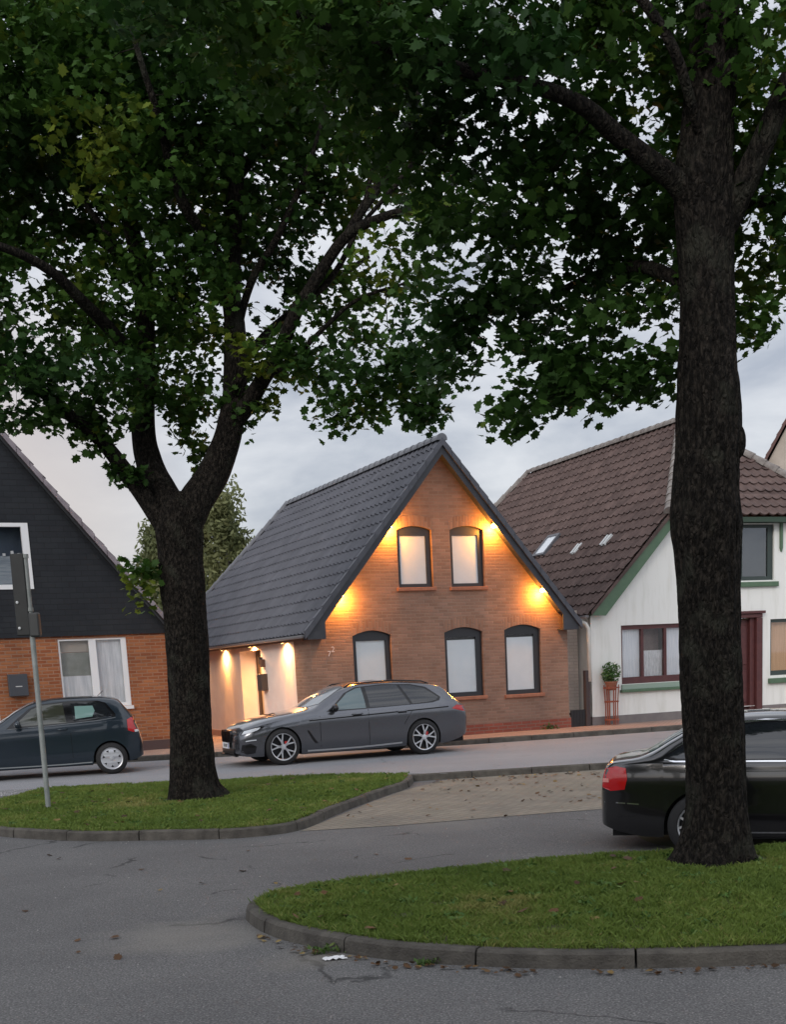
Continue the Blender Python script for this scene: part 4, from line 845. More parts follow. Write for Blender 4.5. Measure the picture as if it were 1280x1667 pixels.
for sd_ in (1, -1):
    g = pl.panel('window_surround', [(.62, .945), (.80, 1.10), (1.05, 1.29), (1.25, 1.36), (1.8, 1.395), (2.3, 1.375), (2.44, 1.33), (2.60, 1.12), (2.60, 1.07), (2.2, 1.02), (1.4, .975)], TRIM, .003, sd_, cuts=5)
    pl.panel('side_window', [(.76, .975), (.9, 1.11), (1.1, 1.275), (1.3, 1.335), (1.66, 1.36), (1.70, 1.0)], mat('olive tinted glass', (.035, .038, .028), rough=.04, spec=.9), .007, sd_, g)
    pl.panel('side_window', [(1.84, 1.01), (1.80, 1.355), (2.28, 1.345), (2.40, 1.31), (2.55, 1.12), (2.54, 1.09), (2.2, 1.04)], CARGLASS, .007, sd_, g)
    pl.panel('glass_view', [(1.87, 1.06), (1.87, 1.29), (2.20, 1.285), (2.23, 1.19), (2.18, 1.09)], mat('pale green glass view', (.16, .27, .25), rough=.06, spec=.9), .010, sd_, g, cuts=3)
    pl.strip('door_seam', [(1.76, z) for z in (.26, .4, .6, .8, .98)], .009, SEAM, .002, sd_); pl.strip('sill_trim', [(.40, .24), (1.0, .235), (1.6, .235), (2.1, .245)], .02, mat('worn grey sill', (.25, .27, .28), rough=.5), .004, sd_)
    o_ = MB(); y = pl.Y(1.6, .88); o_.tube([pl.T(1.52, (y + .004) * sd_, .878), pl.T(1.56, (y + .03) * sd_, .88), pl.T(1.66, (y + .03) * sd_, .885), pl.T(1.70, (y + .004) * sd_, .887)], .013, 8); o_.build('door_handle', BLUE, pl.root, smooth=True)
    pl.panel('tail_light', [(2.80, .80), (2.80, 1.0), (2.90, 1.04), (2.96, .96), (3.0, .84), (2.99, .77), (2.9, .76)], REDL, .005, sd_, cuts=3); pl.panel('reversing_lamp', [(2.93, .76), (2.92, .80), (2.985, .81), (3.0, .765)], LAMPC, .008, sd_, cuts=1)
    pl.panel('headlight', [(-.72, .60), (-.66, .72), (-.4, .80), (-.35, .74), (-.5, .62)], LAMPC, .005, sd_, cuts=3)
    pl.strip('window_line', [(.65, .94), (1.2, .957), (1.8, .985), (2.3, 1.015), (2.6, 1.05)], .012, mat('grey edge', (.12, .13, .14), rough=.4), .005, sd_)
pl.panel('windscreen', [(.48, 0), (.52, .4), (.66, .6), (.9, .58), (1.14, .50), (1.13, 0), (1.14, -.50), (.9, -.58), (.66, -.6), (.52, -.4)], SCREEN, .005, 1, mode='top')
pl.panel('rear_window', [(2.68, -.46), (2.68, .46), (2.86, .56), (2.86, -.56)], CARGLASS, .006, 1, mode='top')
pl.mirror(.86, .96, BLUE)
MB().tube([pl.T(2.3, 0, 1.45), pl.T(2.42, 0, 1.55)], .006, 6).build('aerial', TRIM, pl.root)

# ---------------- black saloon behind the near tree
BLACK = mat('black paint', (.004, .004, .005), rough=.18, coat=1, spec=.7)
PA = dict(wb=2.84, W=1.855, arch=.365, rc=.33, tum=.50, crown=.08,
    top=[(-.95, .58), (-.85, .70), (-.5, .82), (0, .90), (.5, .97), (.62, .99), (1.100, 1.24), (1.500, 1.39), (1.900, 1.45), (2.300, 1.455), (2.750, 1.41), (3.110, 1.24), (3.371, 1.09), (3.484, 1.045), (3.675, 1.02), (3.788, .995), (3.823, .93), (3.867, .80)],
    belt=[(-.95, .48), (-.7, .64), (-.2, .80), (.5, .89), (1.500, .93), (2.979, .965), (3.414, .975), (3.719, .95), (3.823, .86), (3.867, .68)],
    low=[(-.95, .25), (-.7, .20), (-.4, .19), (3.327, .21), (3.675, .27), (3.867, .34)],
    wid=[(-.95, .5), (-.88, .68), (-.7, .82), (-.3, .90), (.3, .925), (2.800, .925), (3.240, .90), (3.588, .855), (3.780, .79), (3.841, .72), (3.867, .62)])
au = Car('parked_saloon', 'glossy black saloon car with red tail light standing behind the near tree', 'car', (4.17, 12.2, -.205), R(-15), PA, BLACK); au.root.scale = (.93, .93, .92)
au.wheels(.33, .10, 'multi')
for sd_ in (1, -1):
    g = au.panel('window_surround', [(.93, .93), (1.1, 1.05), (1.4, 1.26), (1.7, 1.355), (2.2, 1.38), (2.6, 1.355), (2.95, 1.22), (3.171, 1.06), (3.197, 1.01), (3.100, .985), (2.2, .965)], CHROME, .003, sd_, cuts=5)
    au.panel('pillar_trim', [(.97, .945), (1.13, 1.05), (1.42, 1.245), (1.7, 1.335), (2.2, 1.36), (2.59, 1.335), (2.93, 1.205), (3.170, 1.06), (3.200, 1.02), (3.080, 1.0), (2.2, .98)], TRIM, .006, sd_, g, cuts=5)
    au.panel('side_window', [(1.06, .97), (1.2, 1.075), (1.45, 1.235), (1.7, 1.315), (1.86, 1.33), (1.90, .985)], CARGLASS2, .010, sd_, g); au.panel('side_window', [(1.98, .988), (1.96, 1.338), (2.2, 1.342), (2.55, 1.32), (2.72, 1.255), (2.70, 1.0)], CARGLASS, .010, sd_, g)
    au.panel('side_window', [(2.78, 1.005), (2.79, 1.24), (2.92, 1.185), (3.140, 1.06), (3.140, 1.03), (3.050, 1.015)], CARGLASS, .010, sd_, g)
    au.strip('door_seam', [(1.93, z) for z in (.26, .4, .6, .8, .95)], .008, SEAM, .002, sd_); au.strip('door_seam', [(2.76, .98), (2.76, .80), (2.60, .66), (2.5, .5)], .008, SEAM, .002, sd_)
    au.strip('sill_trim', [(.5, .24), (1.2, .238), (1.9, .24), (2.4, .25)], .016, CHROME, .005, sd_)
    t = au.panel('tail_light', [(3.60, .715), (3.57, .83), (3.585, .935), (3.69, .955), (3.801, .93), (3.832, .82), (3.836, .735), (3.745, .70)], REDL, .005, sd_, cuts=4)
    au.panel('reversing_lamp', [(3.762, .79), (3.762, .83), (3.823, .83), (3.827, .79)], mat('pale red lens', (.7, .25, .22), rough=.2), .009, sd_, t, cuts=1)
    au.panel('headlight', [(-.85, .56), (-.8, .66), (-.5, .74), (-.42, .68), (-.6, .58)], LAMPC, .005, sd_, cuts=3)
    au.strip('bumper_line', [(3.458, .56), (3.675, .575), (3.823, .58)], .012, CHROME, .004, sd_)
au.panel('windscreen', [(.65, 0), (.7, .4), (.85, .66), (1.2, .60), (1.5, .52), (1.48, 0), (1.5, -.52), (1.2, -.6), (.85, -.66), (.7, -.4)], SCREEN, .005, 1, mode='top')
au.panel('rear_window', [(2.80, -.50), (2.78, 0), (2.80, .50), (3.200, .58), (3.379, .60), (3.414, 0), (3.379, -.60), (3.200, -.58)], CARGLASS2, .005, 1, mode='top')
au.mirror(1.12, .95, BLACK)

# ============================================================ street furniture, plant stand
POLE = mat('galvanised pole', (.20, .22, .21), (.29, .31, .30), scale=6, rough=.55, metal=.3); SIGNB = mat('dark sign back', (.006, .0075, .0075), (.011, .013, .0125), scale=4, rough=.6)
sp = thing('street_sign', 'tall grey pole with a dark sign panel seen from behind on the left lawn', 'sign', (-5.14, 17.55, .02))
lean = Vector((.012, 0, 1)); 
def sp_(h, dx=0, dy=0): return (lean.x * h + dx, dy, h + -dx * .012)
MB().tube([sp_(-.1), sp_(2.2), sp_(3.42)], .036, 14).build('pole', POLE, sp, smooth=2)
pn = MB().hexa([sp_(2.36, -.20, -.02), sp_(2.36, -.01, -.06), sp_(2.36, -.01, .03), sp_(2.36, -.20, .03), sp_(3.44, -.20, -.02), sp_(3.44, -.01, -.06), sp_(3.44, -.01, .03), sp_(3.44, -.20, .03)]).build('sign_panel', SIGNB, sp, bevel=.012)
MB().hexa([sp_(2.34, -.02, -.06), sp_(2.34, .12, -.06), sp_(2.34, .12, .06), sp_(2.34, -.02, .06), sp_(2.66, -.02, -.06), sp_(2.66, .12, -.06), sp_(2.66, .12, .06), sp_(2.66, -.02, .06)]).build('control_box', mat('dark grey box', (.025, .028, .028), rough=.5), sp, bevel=.02)
for h in (2.68, 3.38): MB().tube([sp_(h), sp_(h + .05)], .048, 14).build('clamp', POLE, sp)
for h in (2.46, 2.80): MB().lathe([(0, -.012), (.018, -.006), (.02, 0)], 'y', sp_(h, -.15, -.045), 10).build('bolt', mat('bright bolt', (.5, .52, .52), rough=.4), sp)

ps = thing('plant_stand', 'rust red slatted plant stand holding a leafy green plant against the white wall', 'plant stand', (4.40 + .42 * math.cos(R(22)) + .2 * math.sin(R(22)), 30.65 + .42 * math.sin(R(22)) - .2 * math.cos(R(22)), .1), R(22))
RUST = mat('rust red wood', (.22, .055, .03), (.33, .10, .055), scale=7, rough=.8)
for i in range(6):
    a = 2 * math.pi * i / 6 + .3
    for q in (0, 1):
        an = a + q * .35
        MB().tube([(math.cos(an) * .15, math.sin(an) * .15, 0), (math.cos(an) * .145, math.sin(an) * .145, .45), (math.cos(an) * .18, math.sin(an) * .18, .95)], .013, 6).build('slat', RUST, ps)
for h, r_ in ((.12, .16), (.55, .155), (.88, .18)): MB().lathe([(r_, -.015), (r_ + .018, -.015), (r_ + .018, .015), (r_, .015)], 'z', (0, 0, h), 20, closed=True).build('hoop', RUST, ps)
ppot = thing('potted_plant', 'leafy green plant in a clay pot on top of the rust red stand', 'plant', tuple(ps.location + Vector((0, 0, .82))), R(22))
MB().lathe([(.0, 0), (.10, 0), (.15, .18), (.165, .18), (.165, .21), (.13, .21), (.12, .17), (0, .17)], 'z', (0, 0, 0), 20).build('pot', mat('clay pot', (.30, .12, .07), rough=.8), ppot, smooth=2)

# ============================================================ leaves, branches
nr = np.random.default_rng(11)
def leafmat(name, c1, c2, c3, trans=.35):
    m = bpy.data.materials.new(name); m.use_nodes = True; t = m.node_tree; b = t.nodes['Principled BSDF']; o = t.nodes['Material Output']
    at_ = N('ShaderNodeAttribute', t); at_.attribute_name = 'tone'; c = N('ShaderNodeValToRGB', t); t.links.new(at_.outputs['Fac'], c.inputs[0])
    c.color_ramp.elements[0].color = (*c1, 1); c.color_ramp.elements[1].color = (*c3, 1); e = c.color_ramp.elements.new(.72); e.color = (*c2, 1)
    t.links.new(c.outputs[0], b.inputs['Base Color']); b.inputs['Roughness'].default_value = .6; b.inputs['Specular IOR Level'].default_value = .25
    tl = N('ShaderNodeBsdfTranslucent', t); t.links.new(c.outputs[0], tl.inputs[0]); mx_ = N('ShaderNodeMixShader', t); mx_.inputs[0].default_value = trans
    t.links.new(b.outputs[0], mx_.inputs[1]); t.links.new(tl.outputs[0], mx_.inputs[2]); t.links.new(mx_.outputs[0], o.inputs[0]); return m
MLEAF = leafmat('maple leaf', (.018, .052, .011), (.048, .108, .016), (.15, .19, .022))
MAPLE = np.array([(0, -.34), (.14, -.20), (.34, -.28), (.33, -.06), (.50, .14), (.34, .20), (.27, .40), (.14, .34), (0, .58), (-.14, .34), (-.27, .40), (-.34, .20), (-.50, .14), (-.33, -.06), (-.34, -.28), (-.14, -.20)])
OVAL = np.array([(0, -.5), (.16, -.2), (.2, .1), (0, .55), (-.2, .1), (-.16, -.2)])
def leafmesh(name, C, S, m, parent, tmpl=MAPLE, up=.5, fold=.25, tone=None):
    n = len(C); k_ = len(tmpl); nm = nr.normal(size=(n, 3)); nm[:, 2] = np.abs(nm[:, 2]) + up; nm /= np.linalg.norm(nm, axis=1)[:, None]
    rr = nr.normal(size=(n, 3)); rr[:, 2] -= .5; a = rr - (rr * nm).sum(1)[:, None] * nm; a /= np.linalg.norm(a, axis=1)[:, None]; b = np.cross(nm, a)
    V = C[:, None, :] + S[:, None, None] * (tmpl[None, :, 0, None] * b[:, None, :] + tmpl[None, :, 1, None] * a[:, None, :] - fold * np.abs(tmpl[None, :, 0, None]) * nm[:, None, :])
    me = bpy.data.meshes.new(name); me.vertices.add(n * k_); me.vertices.foreach_set('co', V.reshape(-1).astype(np.float32)); me.loops.add(n * k_); me.loops.foreach_set('vertex_index', np.arange(n * k_, dtype=np.int32))
    me.polygons.add(n); me.polygons.foreach_set('loop_start', np.arange(0, n * k_, k_, dtype=np.int32)); me.polygons.foreach_set('loop_total', np.full(n, k_, dtype=np.int32))
    me.update(calc_edges=True); me.validate()
    at_ = me.attributes.new('tone', 'FLOAT', 'POINT'); tn = nr.random(n) ** 1.6 if tone is None else tone; at_.data.foreach_set('value', np.repeat(tn, k_).astype(np.float32)); me.materials.append(m)
    o = bpy.data.objects.new(name, me); COL.objects.link(o); o.parent = parent; return o
def bark(name, c1, c2, c3):
    m = mat(name, c1, c2, scale=34, rough=.95, stretch=(1, 1, .45), detail=12, spec=.15, lo=.45, hi=.62); t = m.node_tree; b = t.nodes['Principled BSDF']; src = b.inputs['Base Color'].links[0].from_socket
    co = [n for n in t.nodes if n.type == 'TEX_COORD'][0]; mp_ = [n for n in t.nodes if n.type == 'MAPPING'][0]
    v = N('ShaderNodeTexVoronoi', t, feature='DISTANCE_TO_EDGE'); v.inputs['Scale'].default_value = 26; nn = N('ShaderNodeTexNoise', t); nn.inputs['Scale'].default_value = 14; t.links.new(mp_.outputs[0], nn.inputs['Vector'])
    av = N('ShaderNodeVectorMath', t, operation='MULTIPLY_ADD'); av.inputs[1].default_value = (.12, .12, .12); t.links.new(nn.outputs['Color'], av.inputs[0]); t.links.new(mp_.outputs[0], av.inputs[2]); t.links.new(av.outputs[0], v.inputs['Vector'])
    bp = N('ShaderNodeBump', t); bp.inputs['Strength'].default_value = 1; bp.inputs['Distance'].default_value = .05; t.links.new(v.outputs['Distance'], bp.inputs['Height']); t.links.new(bp.outputs[0], b.inputs['Normal'])
    n = N('ShaderNodeTexNoise', t); n.inputs['Scale'].default_value = 3.4; n.inputs['Detail'].default_value = 10; t.links.new(co.outputs['Object'], n.inputs['Vector'])
    g = N('ShaderNodeMapRange', t); g.inputs['From Min'].default_value = .54; g.inputs['From Max'].default_value = .68; g.inputs['To Max'].default_value = .6; t.links.new(n.outputs[0], g.inputs[0])
    x = N('ShaderNodeMix', t, data_type='RGBA'); t.links.new(g.outputs[0], x.inputs[0]); t.links.new(src, x.inputs[6]); x.inputs[7].default_value = (*c3, 1); t.links.new(x.outputs[2], b.inputs['Base Color']); return m
MBARK = bark('maple bark', (.007, .006, .005), (.031, .026, .021), (.040, .041, .031))
def lobed_tube(b, P, Rd, n, seed, amp=.05, flare=None):
    P = [Vector(p) for p in P]; m = len(P); vs = []; a = Vector((1, 0, 0))
    for i, p in enumerate(P):
        t = (P[min(i + 1, m - 1)] - P[max(i - 1, 0)]).normalized(); a = (a - t * a.dot(t)).normalized(); c = t.cross(a)
        for k_ in range(n):
            an = 2 * math.pi * k_ / n; d = a * math.cos(an) + c * math.sin(an); q = p + d * Rd[i]
            f = 1 + amp * noise.noise(Vector((math.cos(an) * 1.4 + seed, math.sin(an) * 1.4, p.z * .9))) + amp * .5 * noise.noise(Vector((math.cos(an) * 5 + seed, math.sin(an) * 5, p.z * 2.2))) + amp * .35 * noise.noise(Vector((math.cos(an) * 16, math.sin(an) * 16 + seed, p.z * 3)))
            rg = abs(noise.noise(Vector((math.cos(an) * 9 + seed, math.sin(an) * 9, p.z * 1.1)))) ; rg2 = abs(noise.noise(Vector((math.cos(an) * 22 + seed, math.sin(an) * 22, p.z * 4.5)))); f += (.035 - .13 * max(0, .22 - rg) - .10 * max(0, .2 - rg2)) * (1 if n > 60 else .7)
            if flare: f += flare * math.exp(-(p.z) / .16) * max(0, math.cos(an * 5 + seed)) ** 1
            vs.append(p + d * Rd[i] * f)
    b.add(vs, [(i * n + k_, i * n + (k_ + 1) % n, (i + 1) * n + (k_ + 1) % n, (i + 1) * n + k_) for i in range(m - 1) for k_ in range(n)] + [tuple(range(n - 1, -1, -1)), tuple(range((m - 1) * n, m * n))])
def spl(P, n):   # spline through rows of any width
    return [tuple(q) for q in smooth_line(P, n)]
def tree(root, trunk, y0, limbs, blobs, seed, dens, leafS, knobs=(), extra=None, per=17):
    g = np.random.default_rng(seed); org = root.location
    T_ = spl([(x, y0, z, r_) for x, z, r_ in trunk], 16); b = MB()
    zb_ = T_[0][2]; T_ = [(T_[0][0], T_[0][1], T_[0][2] - .12, T_[0][3] * 1.12)] + T_
    L = lambda p: (p[0] - org.x, p[1] - org.y, p[2] - org.z)
    lobed_tube(b, [L(p) for p in T_], [p[3] for p in T_], 132, seed, .10, .18)
    nodes = [p[:3] for p in T_ if p[2] > 3.2]; nrad = [p[3] for p in T_ if p[2] > 3.2]
    for pts, ra, rb in limbs:
        Q = spl(pts, 7); m = len(Q); rr = [(ra + (rb - ra) * (i / (m - 1)) ** .8) * min(1, .45 + .09 * i) for i in range(m)]
        Q = [(q[0] + .03 * noise.noise(Vector(q) * 1.5), q[1] + .05 * noise.noise(Vector(q) * 1.3 + Vector((9, 0, 0))), q[2] + .04 * noise.noise(Vector(q) * 1.7 + Vector((0, 7, 0)))) for q in Q]
        lobed_tube(b, [L(q) for q in Q], rr, 20, seed + 3, .09); nodes += Q; nrad += rr
    for (x, y, z, r_) in knobs:
        s_ = bmesh.new(); bmesh.ops.create_icosphere(s_, subdivisions=3, radius=r_); V = [Vector((v.co.x, v.co.y, v.co.z * 2.3)) * (1 + .25 * noise.noise(v.co * 9)) + Vector(L((x, y, z))) for v in s_.verts]; b.add(V, [tuple(v.index for v in f.verts) for f in s_.faces]); s_.free()
    tk = b.build('trunk', MBARK, root, smooth=True, fixn=False)
    # attractors in the crown volumes
    A = []
    for cx, cy, cz, rx, rz_ in blobs:
        n = max(10, int(dens * rx * rz_)); ry = max(.3, min(1.0, (rx + rz_) * .5))
        u = g.normal(size=(n, 3)); u /= np.linalg.norm(u, axis=1)[:, None]; u *= g.random((n, 1)) ** .38
        A.append(np.array([cx, cy, cz]) + u * np.array([rx, ry, rz_]))
    A = np.concatenate(A); N_ = np.array(nodes); NR = list(nrad); d0 = np.array([np.min(((N_ - a) ** 2).sum(1)) for a in A]); A = A[np.argsort(d0)]
    cap_ = len(A) * 5 + len(N_) + 10; ND = np.empty((cap_, 3)); ND[:len(N_)] = N_; cnt = len(N_); lev = [0] * cnt; tb = MB(); LC = []
    for i, a in enumerate(A):
        d2 = ((ND[:cnt] - a) ** 2).sum(1); j = int(np.argmin(d2)); p0 = ND[j].copy(); dd = math.sqrt(d2[j]); v = a - p0; r0_ = min(NR[j] * .55, .004 + .010 * dd); mid = p0 + v * .5 + np.array([g.normal() * .07, g.normal() * .07, .12]) * dd
        seg = max(2, min(5, int(dd / .18))); pts = []
        for q in range(seg + 1):
            t = q / seg; pts.append((1 - t) ** 2 * p0 + 2 * t * (1 - t) * mid + t * t * a)
        r1_ = max(.003, r0_ * .4); rs = [r0_ + (r1_ - r0_) * q / seg for q in range(seg + 1)]
        if dd > .08: tb.tube([L(p) for p in pts], rs, 5 if r0_ > .008 else 4, cap=False)
        for q in range(1, seg + 1):
            if cnt < cap_: ND[cnt] = pts[q]; NR.append(rs[q]); cnt += 1
        nl = per + int(g.integers(-2, 3)); t = g.random(nl) ** .6; base = p0[None] + (a - p0)[None] * (.35 + .65 * t[:, None]) if dd < .6 else a[None] + g.normal(size=(nl, 3)) * .02
        off = np.clip(g.normal(size=(nl, 3)), -1.5, 1.5) * np.array([.115, .115, .085]); off[:, 2] -= .03; LC.append(base + off)
    br = tb.build('branches', MBARK, root, smooth=True, fixn=False)
    C = np.concatenate(LC) - np.array(org); S = leafS * (.6 + .65 * g.random(len(C)))
    # tone: lighter, yellower patches paint in backlight; single leaves vary at random
    tn = np.array([.5 + 1.5 * noise.noise(Vector(c) * .8) for c in C]) * .6 + .25 * g.random(len(C)) + .35 * (g.random(len(C)) > .97)
    return leafmesh('crown', C, S, MLEAF, root, up=.55, tone=np.clip(tn, 0, 1))

LT = [(-3.14, 0.0, .40), (-3.16, .27, .33), (-3.14, .88, .292), (-3.1, 1.74, .281), (-3.08, 2.58, .291), (-3.08, 2.91, .305), (-3.08, 3.41, .297), (-3.07, 3.74, .313), (-3.0, 4.02, .27), (-2.95, 4.2, .12)]
LL = [([(-3.12, 18.0, 3.55), (-3.31, 17.95, 3.83), (-3.61, 17.8, 4.38), (-3.94, 17.6, 4.84), (-4.34, 17.3, 5.25), (-4.77, 17.0, 5.6), (-5.33, 16.7, 5.92)], .15, .05),
      ([(-3.08, 18.02, 3.5), (-3.14, 18.02, 3.98), (-3.42, 18.2, 4.59), (-3.5, 18.3, 5.18), (-3.37, 18.3, 6.2), (-3.34, 18.2, 7.11), (-3.43, 18, 8.1), (-3.47, 18, 9.41), (-3.41, 18, 10.82)], .24, .06),
      ([(-3.0, 18, 3.5), (-2.85, 18, 4.0), (-2.5, 18.1, 4.53), (-2.22, 18, 5.14), (-2.1, 17.9, 6.05), (-2.08, 17.8, 6.93), (-1.91, 17.7, 7.93), (-1.76, 17.6, 9.17), (-1.56, 17.5, 10.63)], .27, .05),
      ([(-2.30, 18.0, 4.92), (-2.02, 17.9, 5.25), (-1.73, 17.7, 5.53), (-1.19, 17.3, 6.24), (-.54, 16.9, 6.96), (.09, 16.5, 7.09), (.95, 16.0, 6.98)], .15, .03),
      ([(-.54, 16.9, 6.96), (-.12, 16.8, 7.47), (.28, 16.7, 7.96), (.55, 16.7, 8.82), (.67, 16.7, 9.8)], .08, .02),
      ([(-3.34, 18.2, 7.11), (-4.04, 18.7, 7.75), (-4.88, 19.2, 8.35), (-5.96, 19.6, 9.17)], .11, .04),
      ([(-3.33, 18.3, 5.89), (-3.78, 17.4, 6.31), (-4.15, 16.6, 6.68), (-4.69, 16, 6.87)], .11, .04),
      ([(-2.16, 18, 5.77), (-1.71, 18.9, 6.43), (-1.02, 19.6, 7.16), (-.29, 20.2, 7.71)], .10, .03),
      ([(-2.08, 17.8, 6.93), (-2.5, 17, 7.5), (-2.63, 16.4, 8.18), (-2.76, 16, 8.92)], .09, .03),
      ([(-1.91, 17.7, 7.93), (-1.4, 18.5, 8.94), (-.8, 19, 9.94), (-.4, 19.4, 11.24)], .08, .03)]
LL += [([(-1.19, 17.3, 6.24), (-.75, 17.2, 6.6), (-.35, 17.1, 7.2), (-.1, 17, 7.9), (.2, 17, 8.6)], .05, .015), ([(-2.1, 17.9, 6.05), (-1.8, 17.6, 6.7), (-1.3, 17.2, 7.25), (-.9, 17, 7.9), (-.6, 16.9, 8.7)], .065, .02),
       ([(-.3, 16.8, 7.1), (.3, 16.5, 7.6), (.8, 16.3, 8.2)], .045, .015), ([(-3.34, 18.2, 7.11), (-3.9, 18, 7.8), (-4.3, 17.8, 8.7)], .06, .02), ([(-1.73, 17.7, 5.53), (-1.2, 17.3, 5.75), (-.5, 16.9, 6.2), (.2, 16.5, 6.3)], .05, .012)]
LB = [(-4.2, 19.5, 9.6, 1.5, 1.2), (-2.6, 19.8, 8.9, 1.4, 1.0), (-1.2, 19.6, 9.8, 1.3, 1.1), (-5.4, 19.4, 8.6, 1.2, 1.1), (-3.4, 19.6, 10.9, 1.8, 1.0), (-3.5, 16.9, 9.2, 1.3, 1.1), (-1.9, 16.6, 8.9, 1.1, .9), (-4.9, 17.0, 9.0, 1.1, 1.1), (-3.0, 16.7, 8.0, 1.1, .8), (-4.63, 16.8, 5.62, 0.99, 0.66), (-3.84, 17.5, 5.55, 0.94, 0.64), (-4.77, 18.3, 6.97, 1.17, 0.99), (-5.81, 18.0, 6.4, 0.88, 1.06), (-3.71, 18.6, 6.61, 1.09, 0.96), (-2.68, 18.4, 5.8, 0.9, 0.86), (-2.43, 17.6, 6.67, 0.99, 0.91), (-1.27, 17.4, 5.82, 0.85, 0.64), (-0.39, 16.6, 5.27, 0.81, 0.49), (0.31, 16.2, 5.53, 0.48, 0.56), (-0.65, 18.9, 6.71, 0.74, 0.56), (-1.72, 18.8, 7.29, 0.88, 0.78), (-3.05, 18.0, 7.86, 1.46, 1.06), (-4.49, 18.4, 8.29, 1.35, 1.17), (-5.91, 18.4, 8.13, 0.99, 1.26), (-1.59, 17.5, 8.2, 1.29, 1.03), (-0.53, 18.2, 8.11, 0.8, 0.8), (-3.94, 18.0, 9.44, 1.68, 1.32), (-2.28, 18.2, 9.73, 1.7, 1.34), (-0.7, 18.4, 9.6, 1.35, 1.26), (0.3, 17.2, 8.29, 0.76, 0.93), (0.95, 16.0, 7.01, 0.63, 0.39), (0.06, 16.8, 6.62, 0.66, 0.41), (-3.14, 18.0, 11.16, 2.29, 1.15), (-1.2, 18.0, 11.07, 1.94, 1.15), (0.32, 17.4, 10.22, 1.02, 0.94), (-5.63, 18.0, 9.94, 0.97, 1.5), (-4.8, 16.9, 5.06, 0.5, 0.18), (-4.0, 17.4, 4.96, 0.38, 0.26), (-4.52, 17.1, 5.27, 0.5, 0.25), (-2.08, 18.0, 5.21, 0.4, 0.26), (-0.66, 16.8, 4.88, 0.45, 0.15), (0.34, 16.2, 4.79, 0.28, 0.16), (-0.02, 16.4, 5.03, 0.56, 0.32), (-2.97, 18.5, 5.11, 0.2, 0.41), (-3.66, 17.75, 3.02, 0.30, 0.34), (-3.66, 17.7, 4.49, 0.16, 0.12), (-2.75, 18.6, 4.79, 0.11, 0.36)]
RT = [(2.46, -.02, .333), (2.47, .16, .285), (2.48, .52, .241), (2.47, 1.02, .239), (2.45, 1.51, .237), (2.43, 2.0, .237), (2.42, 2.48, .255), (2.41, 2.71, .272), (2.42, 3.04, .252), (2.44, 3.4, .247), (2.44, 3.67, .236), (2.43, 3.85, .221), (2.43, 4.3, .205), (2.42, 4.73, .21), (2.41, 5.16, .216), (2.44, 5.58, .186), (2.48, 6.0, .173), (2.51, 6.4, .158), (2.55, 7.58, .11), (2.6, 8.6, .07)]
RL = [([(2.40, 10.3, 4.75), (2.2, 10.22, 5.10), (1.97, 10.1, 5.27), (1.68, 9.95, 5.43), (1.44, 9.8, 5.55), (1.12, 9.75, 5.66), (.66, 9.75, 5.76), (.1, 9.8, 5.95), (-.6, 9.9, 6.3)], .092, .03),
      ([(2.44, 10.3, 4.62), (2.6, 10.3, 4.95), (2.75, 10.2, 5.24), (2.89, 10.1, 5.53), (3.02, 10, 5.88), (3.2, 9.9, 6.41)], .12, .06),
      ([(2.43, 10.3, 4.38), (2.1, 10.8, 4.72), (1.68, 11.3, 4.83), (1.2, 11.7, 4.72)], .07, .02),
      ([(2.43, 10.3, 5.58), (2.13, 11.1, 6.53), (1.7, 11.8, 7.32), (1.06, 12.5, 8.08)], .06, .03),
      ([(2.42, 10.3, 5.2), (2.1, 9.9, 5.9), (1.6, 9.7, 6.5), (1.1, 9.6, 7.0)], .05, .02),
      ([(2.45, 10.3, 5.0), (3.08, 10.8, 5.18), (3.6, 11.2, 5.1)], .06, .03)]
RBB = [(1.77, 10.7, 4.16, 0.58, 0.39), (1.17, 11.1, 4.14, 0.44, 0.3), (2.06, 11.1, 5.0, 0.6, 0.65), (1.27, 11.3, 4.95, 0.72, 0.53), (0.65, 11.5, 4.75, 0.45, 0.42), (0.93, 10.7, 5.37, 0.79, 0.58), (1.82, 10.8, 5.59, 0.74, 0.58), (1.0, 11.1, 3.76, 0.23, 0.14), (1.56, 10.6, 3.82, 0.31, 0.15), (2.03, 10.5, 3.92, 0.23, 0.21), (1.33, 10.8, 3.88, 0.16, 0.11), (3.03, 10.8, 5.26, 0.42, 0.74), (3.09, 11.1, 4.76, 0.27, 0.27), (2.85, 10.7, 4.29, 0.1, 0.15), (2.98, 10.3, 5.89, 0.61, 0.61), (3.73, 10.7, 5.24, 0.47, 0.84), (0.36, 10.4, 6.1, 0.85, 0.6), (1.23, 10.3, 6.2, 0.85, 0.6), (2.17, 10.6, 6.31, 0.73, 0.68), (-0.55, 10.5, 6.35, 0.8, 0.5), (0.1, 10.6, 5.6, 0.4, 0.28), (0.39, 10.3, 6.9, 1.14, 0.5), (0.75, 9.3, 5.75, .6, .35), (-0.1, 9.5, 6.1, .7, .4), (-1.1, 9.8, 6.5, .8, .45), (-1.9, 10.2, 7.2, .8, .4), (1.99, 10.3, 7.02, 1.31, 0.61), (0.47, 11.5, 4.26, 0.23, 0.17), (2.6, 11.5, 5.0, 0.23, 0.85), (2.61, 11.3, 6.19, 0.33, 0.89)]
t1 = thing('maple_tree', 'maple on the left lawn beside the sign pole, forking low into several dark limbs', 'tree', (-3.14, 18.0, 0), group='maples on the kerbed lawns')
crown1 = tree(t1, LT, 18.0, LL, LB, 5, 80, .124)
t2 = thing('maple_tree', 'large near maple with a knobbly straight trunk in front of the black saloon', 'tree', (2.46, 10.3, 0), group='maples on the kerbed lawns')
